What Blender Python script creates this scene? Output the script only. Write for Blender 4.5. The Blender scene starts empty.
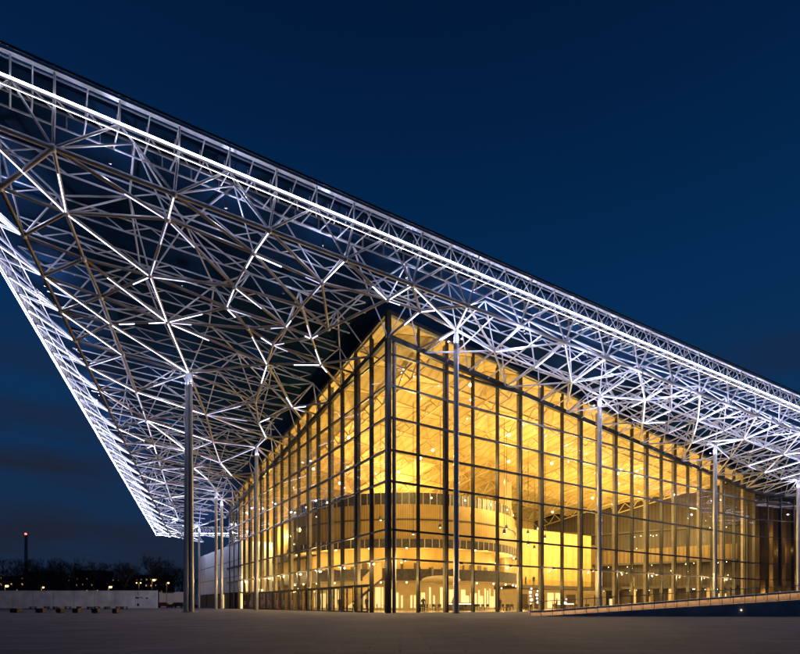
import bpy, bmesh, math, random
from mathutils import Vector, Matrix
from mathutils.geometry import delaunay_2d_cdt
random.seed(7)
sc = bpy.context.scene
COL = sc.collection
F, HZ, CH = 505.0, 604.5, 0.85            # survey constants of the viewpoint (800 px wide frame)
CX, CY = -1.19, 50.0                      # glazed corner of the hall on the plaza
RT = Vector((0.84561, 0.53379)); LT = Vector((-0.53379, 0.84561))
ROT = math.atan2(RT.y, RT.x)
def W(t, s, z=0.0):                       # hall coordinates -> world
    return Vector((CX + t*RT.x + s*LT.x, CY + t*RT.y + s*LT.y, z))
def zb(t, s): return 27.3 - 0.08*t - 0.122*s        # underside of the tilted roof
def gp(px, depth, z=0.0): return Vector(((px-400)/F*depth, depth, z))

# ------------------------------------------------------------------ materials
MATS = {}
def mat(name, base, rough=0.5, metal=0.0, var=0.15, scale=3.0, bump=0.0, bscale=20.0, spec=0.5):
    m = bpy.data.materials.new(name); m.use_nodes = True
    nt = m.node_tree; b = nt.nodes['Principled BSDF']
    b.inputs['Roughness'].default_value = rough; b.inputs['Metallic'].default_value = metal
    b.inputs['Specular IOR Level'].default_value = spec
    tc = nt.nodes.new('ShaderNodeTexCoord')
    n = nt.nodes.new('ShaderNodeTexNoise'); n.inputs['Scale'].default_value = scale; n.inputs['Detail'].default_value = 5
    nt.links.new(tc.outputs['Object'], n.inputs['Vector'])
    r = nt.nodes.new('ShaderNodeValToRGB')
    r.color_ramp.elements[0].position = 0.3; r.color_ramp.elements[1].position = 0.7
    r.color_ramp.elements[0].color = tuple(c*(1-var) for c in base)+(1,)
    r.color_ramp.elements[1].color = tuple(min(1, c*(1+var)) for c in base)+(1,)
    nt.links.new(n.outputs['Fac'], r.inputs['Fac']); nt.links.new(r.outputs['Color'], b.inputs['Base Color'])
    rr = nt.nodes.new('ShaderNodeMapRange')
    rr.inputs['To Min'].default_value = max(0.02, rough-0.08); rr.inputs['To Max'].default_value = min(1, rough+0.08)
    nt.links.new(n.outputs['Fac'], rr.inputs['Value']); nt.links.new(rr.outputs['Result'], b.inputs['Roughness'])
    if bump:
        n2 = nt.nodes.new('ShaderNodeTexNoise'); n2.inputs['Scale'].default_value = bscale; n2.inputs['Detail'].default_value = 4
        nt.links.new(tc.outputs['Object'], n2.inputs['Vector'])
        bp = nt.nodes.new('ShaderNodeBump'); bp.inputs['Strength'].default_value = bump; bp.inputs['Distance'].default_value = 0.03
        nt.links.new(n2.outputs['Fac'], bp.inputs['Height']); nt.links.new(bp.outputs['Normal'], b.inputs['Normal'])
    MATS[name] = m
    return m
def emit(name, col, strength):
    m = bpy.data.materials.new(name); m.use_nodes = True
    b = m.node_tree.nodes['Principled BSDF']
    b.inputs['Base Color'].default_value = (0.6, 0.6, 0.6, 1)
    b.inputs['Emission Color'].default_value = col+(1,); b.inputs['Emission Strength'].default_value = strength
    if name.startswith('led'):       # uneven diodes along the strips
        nt = m.node_tree; tc = nt.nodes.new('ShaderNodeTexCoord'); n = nt.nodes.new('ShaderNodeTexNoise'); n.inputs['Scale'].default_value = 0.45
        nt.links.new(tc.outputs['Object'], n.inputs['Vector']); mr = nt.nodes.new('ShaderNodeMapRange')
        mr.inputs['From Min'].default_value = .3; mr.inputs['From Max'].default_value = .7
        mr.inputs['To Min'].default_value = strength*(.6 if 'edge' in name else .2); mr.inputs['To Max'].default_value = strength*1.25
        nt.links.new(n.outputs['Fac'], mr.inputs['Value']); nt.links.new(mr.outputs['Result'], b.inputs['Emission Strength'])
    return m
def glass(name, tint, refl=1.0, ior=1.5, rough=0.02):
    m = bpy.data.materials.new(name); m.use_nodes = True
    nt = m.node_tree; nt.nodes.clear()
    out = nt.nodes.new('ShaderNodeOutputMaterial'); mx = nt.nodes.new('ShaderNodeMixShader')
    tr = nt.nodes.new('ShaderNodeBsdfTransparent'); tr.inputs['Color'].default_value = tint+(1,)
    gl = nt.nodes.new('ShaderNodeBsdfGlossy'); gl.inputs['Roughness'].default_value = rough
    gl.inputs['Color'].default_value = (refl, refl, refl, 1)
    lw = nt.nodes.new('ShaderNodeLayerWeight'); lw.inputs['Blend'].default_value = 0.5
    pw_ = nt.nodes.new('ShaderNodeMath'); pw_.operation = 'POWER'; pw_.inputs[1].default_value = 5.0
    nt.links.new(lw.outputs['Facing'], pw_.inputs[0])
    r0 = ((ior-1)/(ior+1))**2
    fr = nt.nodes.new('ShaderNodeMath'); fr.operation = 'MULTIPLY_ADD'; fr.inputs[1].default_value = 1-r0; fr.inputs[2].default_value = r0
    nt.links.new(pw_.outputs[0], fr.inputs[0])
    # slight waviness of real panes
    tc = nt.nodes.new('ShaderNodeTexCoord'); n = nt.nodes.new('ShaderNodeTexNoise'); n.inputs['Scale'].default_value = 0.35
    nt.links.new(tc.outputs['Object'], n.inputs['Vector'])
    bp = nt.nodes.new('ShaderNodeBump'); bp.inputs['Strength'].default_value = 0.25; bp.inputs['Distance'].default_value = 0.05
    nt.links.new(n.outputs['Fac'], bp.inputs['Height']); nt.links.new(bp.outputs['Normal'], gl.inputs['Normal'])
    nt.links.new(fr.outputs[0], mx.inputs['Fac']); nt.links.new(tr.outputs['BSDF'], mx.inputs[1]); nt.links.new(gl.outputs['BSDF'], mx.inputs[2])
    nt.links.new(mx.outputs['Shader'], out.inputs['Surface'])
    return m
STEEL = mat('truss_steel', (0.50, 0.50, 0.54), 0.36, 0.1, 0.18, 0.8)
SHSTEEL = mat('shaded_truss_steel', (0.27, 0.235, 0.21), 0.36, 0.15, 0.2, 0.8)  # truss steel with shade and warm hall glow put into its colour
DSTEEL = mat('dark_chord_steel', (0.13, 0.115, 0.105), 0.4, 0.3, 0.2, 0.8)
COLM = mat('column_steel', (0.36, 0.36, 0.38), 0.32, 0.35, 0.15, 0.9)
BLACK = mat('mullion_black', (0.022, 0.02, 0.019), 0.4, 0.3, 0.3, 2)
POST = mat('post_grey', (0.24, 0.20, 0.16), 0.5, 0.1, 0.25, 1.5)
DECK = mat('deck_navy', (0.004, 0.021, 0.052), 0.8, 0.0, 0.3, 0.5, spec=0.03)
WOOD = mat('ceiling_wood', (0.62, 0.46, 0.19), 0.55, 0, 0.22, 0.35)
GOLDW = mat('gold_panel', (0.62, 0.43, 0.14), 0.5, 0, 0.08, 1.2)
BROWN = mat('brown_slats', (0.13, 0.085, 0.05), 0.5, 0, 0.3, 1.0)
DARKB = mat('dark_balcony', (0.06, 0.05, 0.042), 0.5, 0, 0.5, 3.0)
PALE = mat('pale_plaster', (0.58, 0.46, 0.27), 0.6, 0, 0.1, 1.0)
FLOOR = mat('hall_floor', (0.42, 0.34, 0.25), 0.25, 0, 0.15, 0.7)
WHITEP = mat('white_cladding', (0.75, 0.73, 0.74), 0.5, 0, 0.1, 0.6)
CONC = mat('wall_concrete', (0.76, 0.71, 0.68), 0.8, 0, 0.22, 0.5, 0.3, 9)
DCONC = mat('ramp_concrete', (0.46, 0.43, 0.41), 0.85, 0, 0.25, 0.8, 0.3, 9)
STONE = mat('ramp_stone', (0.55, 0.42, 0.34), 0.6, 0, 0.12, 1.5)
BARK = mat('bare_bark', (0.03, 0.024, 0.02), 0.9, 0, 0.3, 2)
BRICK = mat('stack_brick', (0.42, 0.26, 0.20), 0.8, 0, 0.3, 1.0)
FARW = mat('far_wall', (0.03, 0.028, 0.032), 0.9, 0, 0.3, 0.2)
BLOCK = mat('block_stone', (0.03, 0.026, 0.025), 0.7, 0, 0.3, 3)
CLOTH = [mat('cloth_'+str(i), c, 0.85, 0, 0.2, 8) for i, c in enumerate([(0.02,0.02,0.025),(0.05,0.035,0.03),(0.03,0.04,0.07),(0.25,0.22,0.2)])]
SKIN = mat('skin', (0.5, 0.32, 0.24), 0.5, 0, 0.05, 5)
CARM = mat('car_paint', (0.02, 0.02, 0.024), 0.25, 0.2, 0.1, 2)
RCARM = mat('car_paint_red', (0.12, 0.02, 0.015), 0.25, 0.2, 0.1, 2)
TYRE = mat('tyre', (0.015, 0.015, 0.015), 0.8)
LED = emit('led_white', (0.70, 0.73, 1.0), 9.0)
LEDD = emit('led_dim', (0.62, 0.64, 1.0), 2.2)
LEDE = emit('led_edge', (0.76, 0.79, 1.0), 16.0)
LWARM = emit('lamp_warm', (1.0, 0.72, 0.32), 14.0)
LHOT = emit('lamp_hot', (1.0, 0.82, 0.5), 9.0)
LSHOP = emit('shop_light', (1.0, 0.70, 0.28), 1.25)
LWIN = emit('lit_window', (1.0, 0.5, 0.14), 0.75)
LSOD = emit('sodium_lamp', (1.0, 0.45, 0.10), 8.0)
LCOP = emit('coping_lamp', (1.0, 0.64, 0.30), 8.0)
LRED = emit('red_beacon', (1.0, 0.05, 0.03), 12.0)
LBLUE = emit('cool_lamp', (0.75, 0.88, 1.0), 3.0)
GL = glass('hall_glass', (0.95, 0.94, 0.90), 0.6, 1.45)
GLD = glass('dark_glass', (0.72, 0.64, 0.52), 1.0, 1.6)
GLR = glass('smoked_glass', (0.48, 0.42, 0.35), 0.6, 1.5)
GLF = glass('front_glass', (0.95, 0.94, 0.90), 0.4, 1.45)

# slatted panel material (vertical or horizontal pattern of thin grooves)
def slats(name, base, k=6.0, rough=0.5, axis='X', dark=0.55):
    m = mat(name, base, rough, 0, 0.12, 1.0)
    nt = m.node_tree; b = nt.nodes['Principled BSDF']
    tc = nt.nodes.new('ShaderNodeTexCoord'); wv = nt.nodes.new('ShaderNodeTexWave')
    wv.wave_type = 'BANDS'; wv.bands_direction = axis; wv.inputs['Scale'].default_value = k
    nt.links.new(tc.outputs['Object'], wv.inputs['Vector'])
    mx = nt.nodes.new('ShaderNodeMix'); mx.data_type = 'RGBA'; mx.blend_type = 'MULTIPLY'; mx.inputs['Factor'].default_value = 1
    rp = nt.nodes.new('ShaderNodeValToRGB'); rp.color_ramp.elements[0].color = (dark, dark, dark, 1); rp.color_ramp.elements[0].position = .15
    rp.color_ramp.elements[1].position = .4
    nt.links.new(wv.outputs['Fac'], rp.inputs['Fac'])
    src = [l for l in nt.links if l.to_socket == b.inputs['Base Color']][0].from_socket
    nt.links.new(src, mx.inputs['A']); nt.links.new(rp.outputs['Color'], mx.inputs['B']); nt.links.new(mx.outputs['Result'], b.inputs['Base Color'])
    return m
SLATW = slats('gold_slats', (0.42, 0.27, 0.07), 1.2, 0.5, 'X', 0.7)
SLATC = slats('ceiling_slats', (0.64, 0.48, 0.20), 0.30, 0.55, 'X', 0.78)
DGOLD = slats('dull_gold_band', (0.24, 0.15, 0.05), 0.4, 0.5, 'Y', 0.6)
CURT = slats('curtain_brown', (0.26, 0.20, 0.13), 1.2, 0.6, 'X', 0.5)
GWALL = slats('gold_wall_panels', (0.60, 0.42, 0.14), 0.16, 0.5, 'X', 0.86)
SLATB = slats('brown_slat_wall', (0.06, 0.038, 0.02), 0.5, 0.5, 'Y', 0.5)

# ------------------------------------------------------------------ mesh builder
class MB:
    def __init__(s): s.v = []; s.f = []; s.sm = []
    def add(s, vs, fs, smooth=False):
        o = len(s.v); s.v += [tuple(v) for v in vs]
        for f in fs: s.f.append(tuple(i+o for i in f)); s.sm.append(smooth)
    def box(s, a, b):
        x0,y0,z0 = a; x1,y1,z1 = b
        s.add([(x0,y0,z0),(x1,y0,z0),(x1,y1,z0),(x0,y1,z0),(x0,y0,z1),(x1,y0,z1),(x1,y1,z1),(x0,y1,z1)],
              [(0,3,2,1),(4,5,6,7),(0,1,5,4),(1,2,6,5),(2,3,7,6),(3,0,4,7)])
    def hexa(s, bot, top):
        s.add(list(bot)+list(top), [(0,3,2,1),(4,5,6,7),(0,1,5,4),(1,2,6,5),(2,3,7,6),(3,0,4,7)])
    def prism(s, poly, z0, z1):
        n = len(poly)
        zz0 = z0 if callable(z0) else (lambda x, y: z0); zz1 = z1 if callable(z1) else (lambda x, y: z1)
        s.add([(x,y,zz0(x,y)) for x,y in poly]+[(x,y,zz1(x,y)) for x,y in poly],
              [tuple(range(n-1,-1,-1)), tuple(range(n,2*n))]+[(i,(i+1)%n,(i+1)%n+n,i+n) for i in range(n)])
    def tube(s, a, b, r0, r1=None, n=6, cap=True, smooth=True):
        a = Vector(a); b = Vector(b); r1 = r0 if r1 is None else r1
        d = (b-a)
        if d.length < 1e-5: return
        d.normalize(); u = d.orthogonal().normalized() if abs(d.z) > .95 else d.cross(Vector((0,0,1))).normalized()
        w = d.cross(u)
        vs = [a+(u*math.cos(2*math.pi*i/n)+w*math.sin(2*math.pi*i/n))*r0 for i in range(n)]
        vs += [b+(u*math.cos(2*math.pi*i/n)+w*math.sin(2*math.pi*i/n))*r1 for i in range(n)]
        s.add(vs, [(i,(i+1)%n,(i+1)%n+n,i+n) for i in range(n)], smooth)
        if cap: s.add(vs, [tuple(range(n-1,-1,-1)), tuple(range(n,2*n))])
    def bar(s, a, b, w, h):            # rectangular bar between two points, w across, h upright
        a = Vector(a); b = Vector(b); d = (b-a).normalized()
        u = d.cross(Vector((0,0,1)))
        u = Vector((1,0,0)) if u.length < 1e-4 else u.normalized()
        k = u.cross(d)
        q = [(-1,-1),(1,-1),(1,1),(-1,1)]
        s.hexa([a+u*x*w/2+k*y*h/2 for x,y in q], [b+u*x*w/2+k*y*h/2 for x,y in q])
    def ball(s, c, r, n=8, m=5, sz=1.0):
        c = Vector(c); vs = []; fs = []
        for j in range(1, m):
            ph = math.pi*j/m
            for i in range(n):
                th = 2*math.pi*i/n
                vs.append(c+Vector((r*math.sin(ph)*math.cos(th), r*math.sin(ph)*math.sin(th), r*sz*math.cos(ph))))
        vs += [c+Vector((0,0,r*sz)), c-Vector((0,0,r*sz))]; T = len(vs)-2
        for j in range(m-2):
            for i in range(n): fs.append((j*n+i, (j+1)*n+i, (j+1)*n+(i+1)%n, j*n+(i+1)%n))
        for i in range(n):
            fs.append((T, i, (i+1)%n)); fs.append((T+1, (m-2)*n+(i+1)%n, (m-2)*n+i))
        s.add(vs, fs, True)
    def lathe(s, prof, c=(0,0,0), n=16, smooth=True):
        c = Vector(c); vs = []
        for r, z in prof: vs += [c+Vector((r*math.cos(2*math.pi*i/n), r*math.sin(2*math.pi*i/n), z)) for i in range(n)]
        fs = [(j*n+i, j*n+(i+1)%n, (j+1)*n+(i+1)%n, (j+1)*n+i) for j in range(len(prof)-1) for i in range(n)]
        s.add(vs, fs, smooth)
    def build(s, name, material, parent=None):
        me = bpy.data.meshes.new(name); me.from_pydata(s.v, [], s.f)
        if isinstance(material, (list, tuple)):
            for m in material: me.materials.append(m)
        else: me.materials.append(material)
        me.polygons.foreach_set('use_smooth', s.sm); me.update()
        o = bpy.data.objects.new(name, me); COL.objects.link(o)
        if parent is not None: o.parent = parent
        return o
def thing(name, label, cat, loc=(0,0,0), rz=0.0, group=None):
    o = bpy.data.objects.new(name, None); COL.objects.link(o); o.empty_display_size = 0.3
    o.location = loc; o.rotation_euler = (0,0,rz); o['label'] = label; o['category'] = cat
    if group: o['group'] = group
    return o
def tag(o, label, cat, group=None):
    o['label'] = label; o['category'] = cat
    if group: o['group'] = group
    return o
def copy_tree(o, parent=None):
    c = o.copy(); COL.objects.link(c)
    if parent is not None: c.parent = parent
    for ch in list(o.children): copy_tree(ch, c)
    return c
def hall_mid(p):                      # apparent size weight of a member given in hall coordinates
    w = W(p[0], p[1], p[2]); x = 400+F*w.x/w.y; y = HZ-F*(w.z-CH)/w.y
    inside = -20 < x < 820 and 0 < y < 640
    return (1.0 if inside else 0.02)/max(5, w.y)
def many(name, members, material, parent, limit=100):
    """members: (weight, function(mb)) - the largest ones as parts of their own, the rest as one mass"""
    members = sorted(members, key=lambda q: -q[0]); objs = []
    for w, fn in members[:limit]:
        b = MB(); fn(b); objs.append(b.build(name, material, parent))
    if len(members) > limit:
        b = MB()
        for w, fn in members[limit:]: fn(b)
        o = b.build(name, material, parent); o['kind'] = 'stuff'; objs.append(o)
    return objs
ORD = ['first','second','third','fourth','fifth','sixth','seventh','eighth','ninth','tenth','eleventh','twelfth','thirteenth','fourteenth',
       'fifteenth','sixteenth','seventeenth','eighteenth','nineteenth','twentieth','twenty-first','twenty-second','twenty-third','twenty-fourth']

# ------------------------------------------------------------------ world
SUN_EL, SUN_ROT = math.radians(-4.0), math.radians(250)
w = bpy.data.worlds.new('World'); sc.world = w; w.use_nodes = True
nt = w.node_tree; bg = nt.nodes['Background']
tc = nt.nodes.new('ShaderNodeTexCoord'); sep = nt.nodes.new('ShaderNodeSeparateXYZ')
nt.links.new(tc.outputs['Generated'], sep.inputs['Vector'])
sky = nt.nodes.new('ShaderNodeTexSky'); sky.sky_type = 'NISHITA'; sky.sun_disc = False
sky.sun_elevation = SUN_EL; sky.sun_rotation = SUN_ROT; sky.ozone_density = 4.0; sky.air_density = 1.0; sky.dust_density = 0.4
ramp = nt.nodes.new('ShaderNodeValToRGB'); cr = ramp.color_ramp
cr.elements[0].position = 0.0; cr.elements[0].color = (0.0115, 0.019, 0.040, 1)
cr.elements[1].position = 1.0; cr.elements[1].color = (0.0003, 0.003, 0.013, 1)
for p, c in ((0.16, (0.0075, 0.026, 0.072)), (0.34, (0.003, 0.031, 0.102)), (0.52, (0.0012, 0.024, 0.088)), (0.72, (0.0007, 0.0125, 0.051))):
    e = cr.elements.new(p); e.color = c+(1,)
nt.links.new(sep.outputs['Z'], ramp.inputs['Fac'])
mp = nt.nodes.new('ShaderNodeMapping'); mp.inputs['Scale'].default_value = (1.6, 1.6, 11.0); mp.inputs['Location'].default_value = (0.3, 0.2, 0.35)
nt.links.new(tc.outputs['Generated'], mp.inputs['Vector'])
cn = nt.nodes.new('ShaderNodeTexNoise'); cn.inputs['Scale'].default_value = 1.5; cn.inputs['Detail'].default_value = 6; cn.inputs['Roughness'].default_value = 0.55
nt.links.new(mp.outputs['Vector'], cn.inputs['Vector'])
cm = nt.nodes.new('ShaderNodeValToRGB'); cm.color_ramp.elements[0].position = 0.42; cm.color_ramp.elements[1].position = 0.60
nt.links.new(cn.outputs['Fac'], cm.inputs['Fac'])
band = nt.nodes.new('ShaderNodeValToRGB'); be = band.color_ramp
be.elements[0].position = 0.0; be.elements[0].color = (0.9,)*3+(1,); be.elements[1].position = 0.46; be.elements[1].color = (0,0,0,1)
e = be.elements.new(0.24); e.color = (1,1,1,1); e = be.elements.new(0.31); e.color = (0.45,)*3+(1,); e = be.elements.new(0.40); e.color = (0.35,)*3+(1,)
nt.links.new(sep.outputs['Z'], band.inputs['Fac'])
mu = nt.nodes.new('ShaderNodeMath'); mu.operation = 'MULTIPLY'
nt.links.new(cm.outputs['Color'], mu.inputs[0]); nt.links.new(band.outputs['Color'], mu.inputs[1])
mx = nt.nodes.new('ShaderNodeMix'); mx.data_type = 'RGBA'
nt.links.new(mu.outputs[0], mx.inputs['Factor']); nt.links.new(ramp.outputs['Color'], mx.inputs['A'])
mx.inputs['B'].default_value = (0.0125, 0.0175, 0.034, 1)
# the last of the twilight from the Nishita sky, far below daylight strength
sm = nt.nodes.new('ShaderNodeMix'); sm.data_type = 'RGBA'; sm.blend_type = 'ADD'; sm.inputs['Factor'].default_value = 0.004
nt.links.new(mx.outputs['Result'], sm.inputs['A']); nt.links.new(sky.outputs['Color'], sm.inputs['B'])
nt.links.new(sm.outputs['Result'], bg.inputs['Color']); bg.inputs['Strength'].default_value = 1.0
sl = bpy.data.lights.new('sun', 'SUN'); sl.energy = 0.012; sl.angle = math.radians(20); sl.color = (0.7, 0.8, 1)
so = bpy.data.objects.new('sun', sl); COL.objects.link(so); so.rotation_euler = (math.radians(60), 0, math.radians(200))

# ------------------------------------------------------------------ ground
gm = mat('paving', (0.090, 0.088, 0.122), 0.88, 0, 0.4, 0.35, spec=0.2)
g = gm.node_tree; b = g.nodes['Principled BSDF']
tcg = g.nodes.new('ShaderNodeTexCoord'); br = g.nodes.new('ShaderNodeTexBrick')
br.inputs['Scale'].default_value = 1.0; br.inputs['Brick Width'].default_value = 1.2; br.inputs['Row Height'].default_value = 0.6
br.inputs['Mortar Size'].default_value = 0.02; br.inputs['Color1'].default_value = (1,1,1,1); br.inputs['Color2'].default_value = (0.6,0.6,0.62,1)
br.inputs['Mortar'].default_value = (0.25,0.25,0.25,1); br.inputs['Bias'].default_value = 0.0
g.links.new(tcg.outputs['Object'], br.inputs['Vector'])
mg = g.nodes.new('ShaderNodeMix'); mg.data_type = 'RGBA'; mg.blend_type = 'MULTIPLY'; mg.inputs['Factor'].default_value = 1
src = [l for l in g.links if l.to_socket == b.inputs['Base Color']][0].from_socket
g.links.new(src, mg.inputs['A']); g.links.new(br.outputs['Color'], mg.inputs['B']); g.links.new(mg.outputs['Result'], b.inputs['Base Color'])
bpn = g.nodes.new('ShaderNodeBump'); bpn.inputs['Strength'].default_value = 0.35; bpn.inputs['Distance'].default_value = 0.01
nz = g.nodes.new('ShaderNodeTexNoise'); nz.inputs['Scale'].default_value = 30; g.links.new(tcg.outputs['Object'], nz.inputs['Vector'])
ad = g.nodes.new('ShaderNodeMath'); ad.operation = 'ADD'
g.links.new(br.outputs['Fac'], ad.inputs[0]); g.links.new(nz.outputs['Fac'], ad.inputs[1])
inv = g.nodes.new('ShaderNodeMath'); inv.operation = 'MULTIPLY'; inv.inputs[1].default_value = -1
g.links.new(ad.outputs[0], inv.inputs[0]); g.links.new(inv.outputs[0], bpn.inputs['Height']); g.links.new(bpn.outputs['Normal'], b.inputs['Normal'])
m = MB(); m.add([(-260,-40,0),(260,-40,0),(260,128,0),(-260,128,0)], [(0,1,2,3)])
o = m.build('plaza_ground', gm); o['kind'] = 'structure'
EARTH = mat('dark_earth', (0.05, 0.05, 0.045), 0.95, 0, 0.4, 0.1)
m = MB(); m.add([(-3000,-1500,-0.03),(3000,-1500,-0.03),(3000,4500,-0.03),(-3000,4500,-0.03)], [(0,1,2,3)])
o = m.build('terrain', EARTH); o['kind'] = 'structure'

# ------------------------------------------------------------------ canopy roof (space frame)
roof = thing('canopy_roof', 'tilted white-lit steel space frame roof jutting far over the plaza and glass hall', 'roof', W(0,0,0), ROT)
def sA(t): return -3.9-0.1165*(t+27.2)
def tL(s): return -30.7+0.262*s
S_FAR, T_FAR = 90.0, 112.0
FACET = Vector((0.962, -0.272)); FT = 77.0
def outside_hall(t, s):
    if t > FT: return s < (t-FT)*FACET.y/FACET.x + 0.01
    return s < 0.01 or t < 0.01
nodes = []
def addn(t, s, d=2.0):
    for q in nodes:
        if (q[0]-t)**2+(q[1]-s)**2 < d*d: return
    nodes.append((t, s))
Anodes = [-31.6,-27.2,-20.2,-13.7,-7.7,-1.7,3.9,9.8,15.4,21.0,25.9,31.4,36.4,41.8,47.5,52.4,57.6,62.8,68,73.2,78.4,83.6,88.8,94,99.2,104.4,109.6]
for t in Anodes: addn(t, sA(t))
Lnodes = [1.2,5,8.9,13.1,17.2,21.4,26,30.8,35.2,39.5,43.2,47,51,55,59,63,67,71,75,79,83,87]
for s in Lnodes: addn(tL(s), s)
cols = [(5.0,-4.5),(26.6,-4.7),(51.6,-5.6),(77.0,-6.6),(-15.6,16.8),(-4.05,30.6),(-5.1,51.9),(-3.3,55.5),(-3.6,75.5)]
Anodes_left = [t for t in Anodes if t <= 4]
nodes = [q for q in nodes if q[0] <= 4]
for c in cols:
    if c[0] < 6: addn(c[0], c[1], 1.0)
for p in [(-26.6,1),(-25.5,5.1),(-24.2,9.1),(-23.3,12.5),(-22,17.2),(-20.2,24),(-18.5,30.6),(-16.8,37.9),(-15.5,43.4),(-14.7,46.7),(-13.3,52.7),(-11.6,59.7),(-10,66),(-8.2,73),(-5.9,83.7),
          (-20.3,-2.4),(-14.1,-2.8),(-8.3,-2.9),(-2.6,-4.3),(0.6,-4.7),(-20.8,4.1),(-18.8,9.3),(-14.5,1.5),(-14.5,4.4),(-8.8,0.6),(-9.1,3.9),(-12.1,6.1),(-6.4,4.1),(-9.3,7.1),(-8.8,10.6),(-3.9,7.5),
          (-12.2,25),(-9.8,32.2),(-7.3,38.9),(-7.7,18.7),(-3.4,17.4),(-5.9,23.3),(-3.8,26.9),(-5.5,2.0),
          (19.3,-6),(26.2,-5),(34.6,-8.5),(38.2,-5.5),(40.1,-8.3),(43.4,-5.8),(45.1,-9.5),(53.3,-9.5),(59.5,-9.9),(56.4,-6.3),(63.4,-4.7),(65.3,-7.5),(13.5,-6.2),(30.5,-7.4)]:
    if p[0] < 3.5: addn(p[0], p[1], 1.7)
beam_nodes = [(3.55*k, 0.0) for k in range(2)] + [(0.0, 3.5*k) for k in range(1, 20)]
for p in beam_nodes: nodes.append(p)
j = 0
s = -16.0
while s < S_FAR:
    t = -32.0 + (2.75 if j % 2 else 0)
    while t < 2:
        tt, ss = t+random.uniform(-.7,.7), s+random.uniform(-.7,.7)
        if ss > sA(tt)+2.2 and tt > tL(ss)+2.2 and outside_hall(tt+1.5, ss+1.5): addn(tt, ss, 4.5)
        t += 5.5
    s += 4.9; j += 1
for t in (-3.5, -0.2): nodes.append((t, 89.0))
def dele(pts, maxlen):
    res = delaunay_2d_cdt([Vector(p) for p in pts], [], [], 0, 1e-4)
    V, E, T = res[0], res[1], res[2]
    P = [(v.x, v.y) for v in V]
    ed = set()
    for f in T:
        for i in range(len(f)):
            a, b = f[i], f[(i+1) % len(f)]; ed.add((min(a,b), max(a,b)))
    out = []
    for a, b in ed:
        pa, pb = P[a], P[b]
        if math.dist(pa, pb) > maxlen: continue
        mt, ms = (pa[0]+pb[0])/2, (pa[1]+pb[1])/2
        if not outside_hall(mt, ms): continue
        out.append((a, b))
    return P, out, T
P, E, T = dele(nodes, 10.5)
def onbeam(p): return (abs(p[1]) < .05 and -0.1 <= p[0] <= FT+.1) or (abs(p[0]) < .05 and -0.1 <= p[1] < 70) or (p[0] > FT and abs(p[1]-(p[0]-FT)*FACET.y/FACET.x) < .05)
def p3(p, dz=0.0): return Vector((p[0], p[1], zb(p[0], p[1])+dz))
E = [e for e in E if not (onbeam(P[e[0]]) and onbeam(P[e[1]]))]
def isedge(p): return abs(p[1]-sA(p[0])) < .1 or abs(p[0]-tL(p[1])) < .1
# thin out dense beam fans: each beam node keeps its two shortest members
deg = {}
for a, b in sorted(E, key=lambda e: math.dist(P[e[0]], P[e[1]])):
    pass
def member_weight(a, b, r):
    m_ = (a+b)/2; k = hall_mid(m_); return (b-a).length*k*r*k*1e3
bots = []; Ekeep = []
for a, b in sorted(E, key=lambda e: math.dist(P[e[0]], P[e[1]])):
    na = onbeam(P[a]); nb = onbeam(P[b])
    if na or nb:
        q = a if na else b
        if deg.get(q, 0) >= 1: continue
        deg[q] = deg.get(q, 0)+1
    Ekeep.append((a, b))
E = Ekeep
FORCE = [((-31.6,-3.4),(-26.6,1),0,1),((-26.6,1),(-20.8,4.1),0,1),((-20.8,4.1),(-18.8,9.3),0,1),((-18.8,9.3),(-15.6,16.8),0,1),((-23.3,12.5),(-15.6,16.8),0,1),
 ((-25.5,5.1),(-18.8,9.3),.25,1),((-27.9,8.9),(-23.3,12.5),0,1),((-27.1,13.1),(-22,17.2),0,1),((-24.8,21.4),(-20.2,24),0,1),((-20.2,24),(-12.2,25),0,1),
 ((-27.2,-3.9),(-26.6,1),.35,1),((-23.3,12.5),(-18.8,9.3),.15,.42),((-23.3,12.5),(-18.8,9.3),.68,1),((-18.8,9.3),(-14.5,4.4),.05,.6),
 ((-14.5,1.5),(-14.5,4.4),.1,.9),((-12.1,6.1),(-8.8,10.6),.2,1),((-8.8,10.6),(-7.7,18.7),.02,.45),((-6.4,4.1),(-3.9,7.5),.4,1),((-8.8,10.6),(-3.9,7.5),.5,1),
 ((-1.7,-7.5),(0.6,-4.7),.0,.0),((-1.7,-7.5),(-2.6,-4.3),.05,.9),((-1.7,-7.5),(5.0,-4.5),.05,1),((3.9,-8.3),(5.0,-4.5),.02,.9),((-7.7,-6.7),(-8.3,-2.9),.05,.9),((-13.7,-6),(-14.1,-2.8),.05,.9),((-20.2,-5.1),(-20.3,-2.4),.05,.9),
 ((9.8,-8.9),(5.0,-4.5),.0,.55),((15.4,-9.6),(13.5,-6.2),0,.8)]
forced = {}
def near(p): return min(range(len(P)), key=lambda i: math.dist(P[i], p))
for pa_, pb_, u0, u1 in FORCE:
    i_, j_ = near(pa_), near(pb_); key = (min(i_,j_), max(i_,j_))
    if i_ == j_: continue
    if key not in E: E.append(key)
    forced.setdefault(key, []).append((u0, u1) if key == (i_, j_) else (1-u1, 1-u0))
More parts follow.
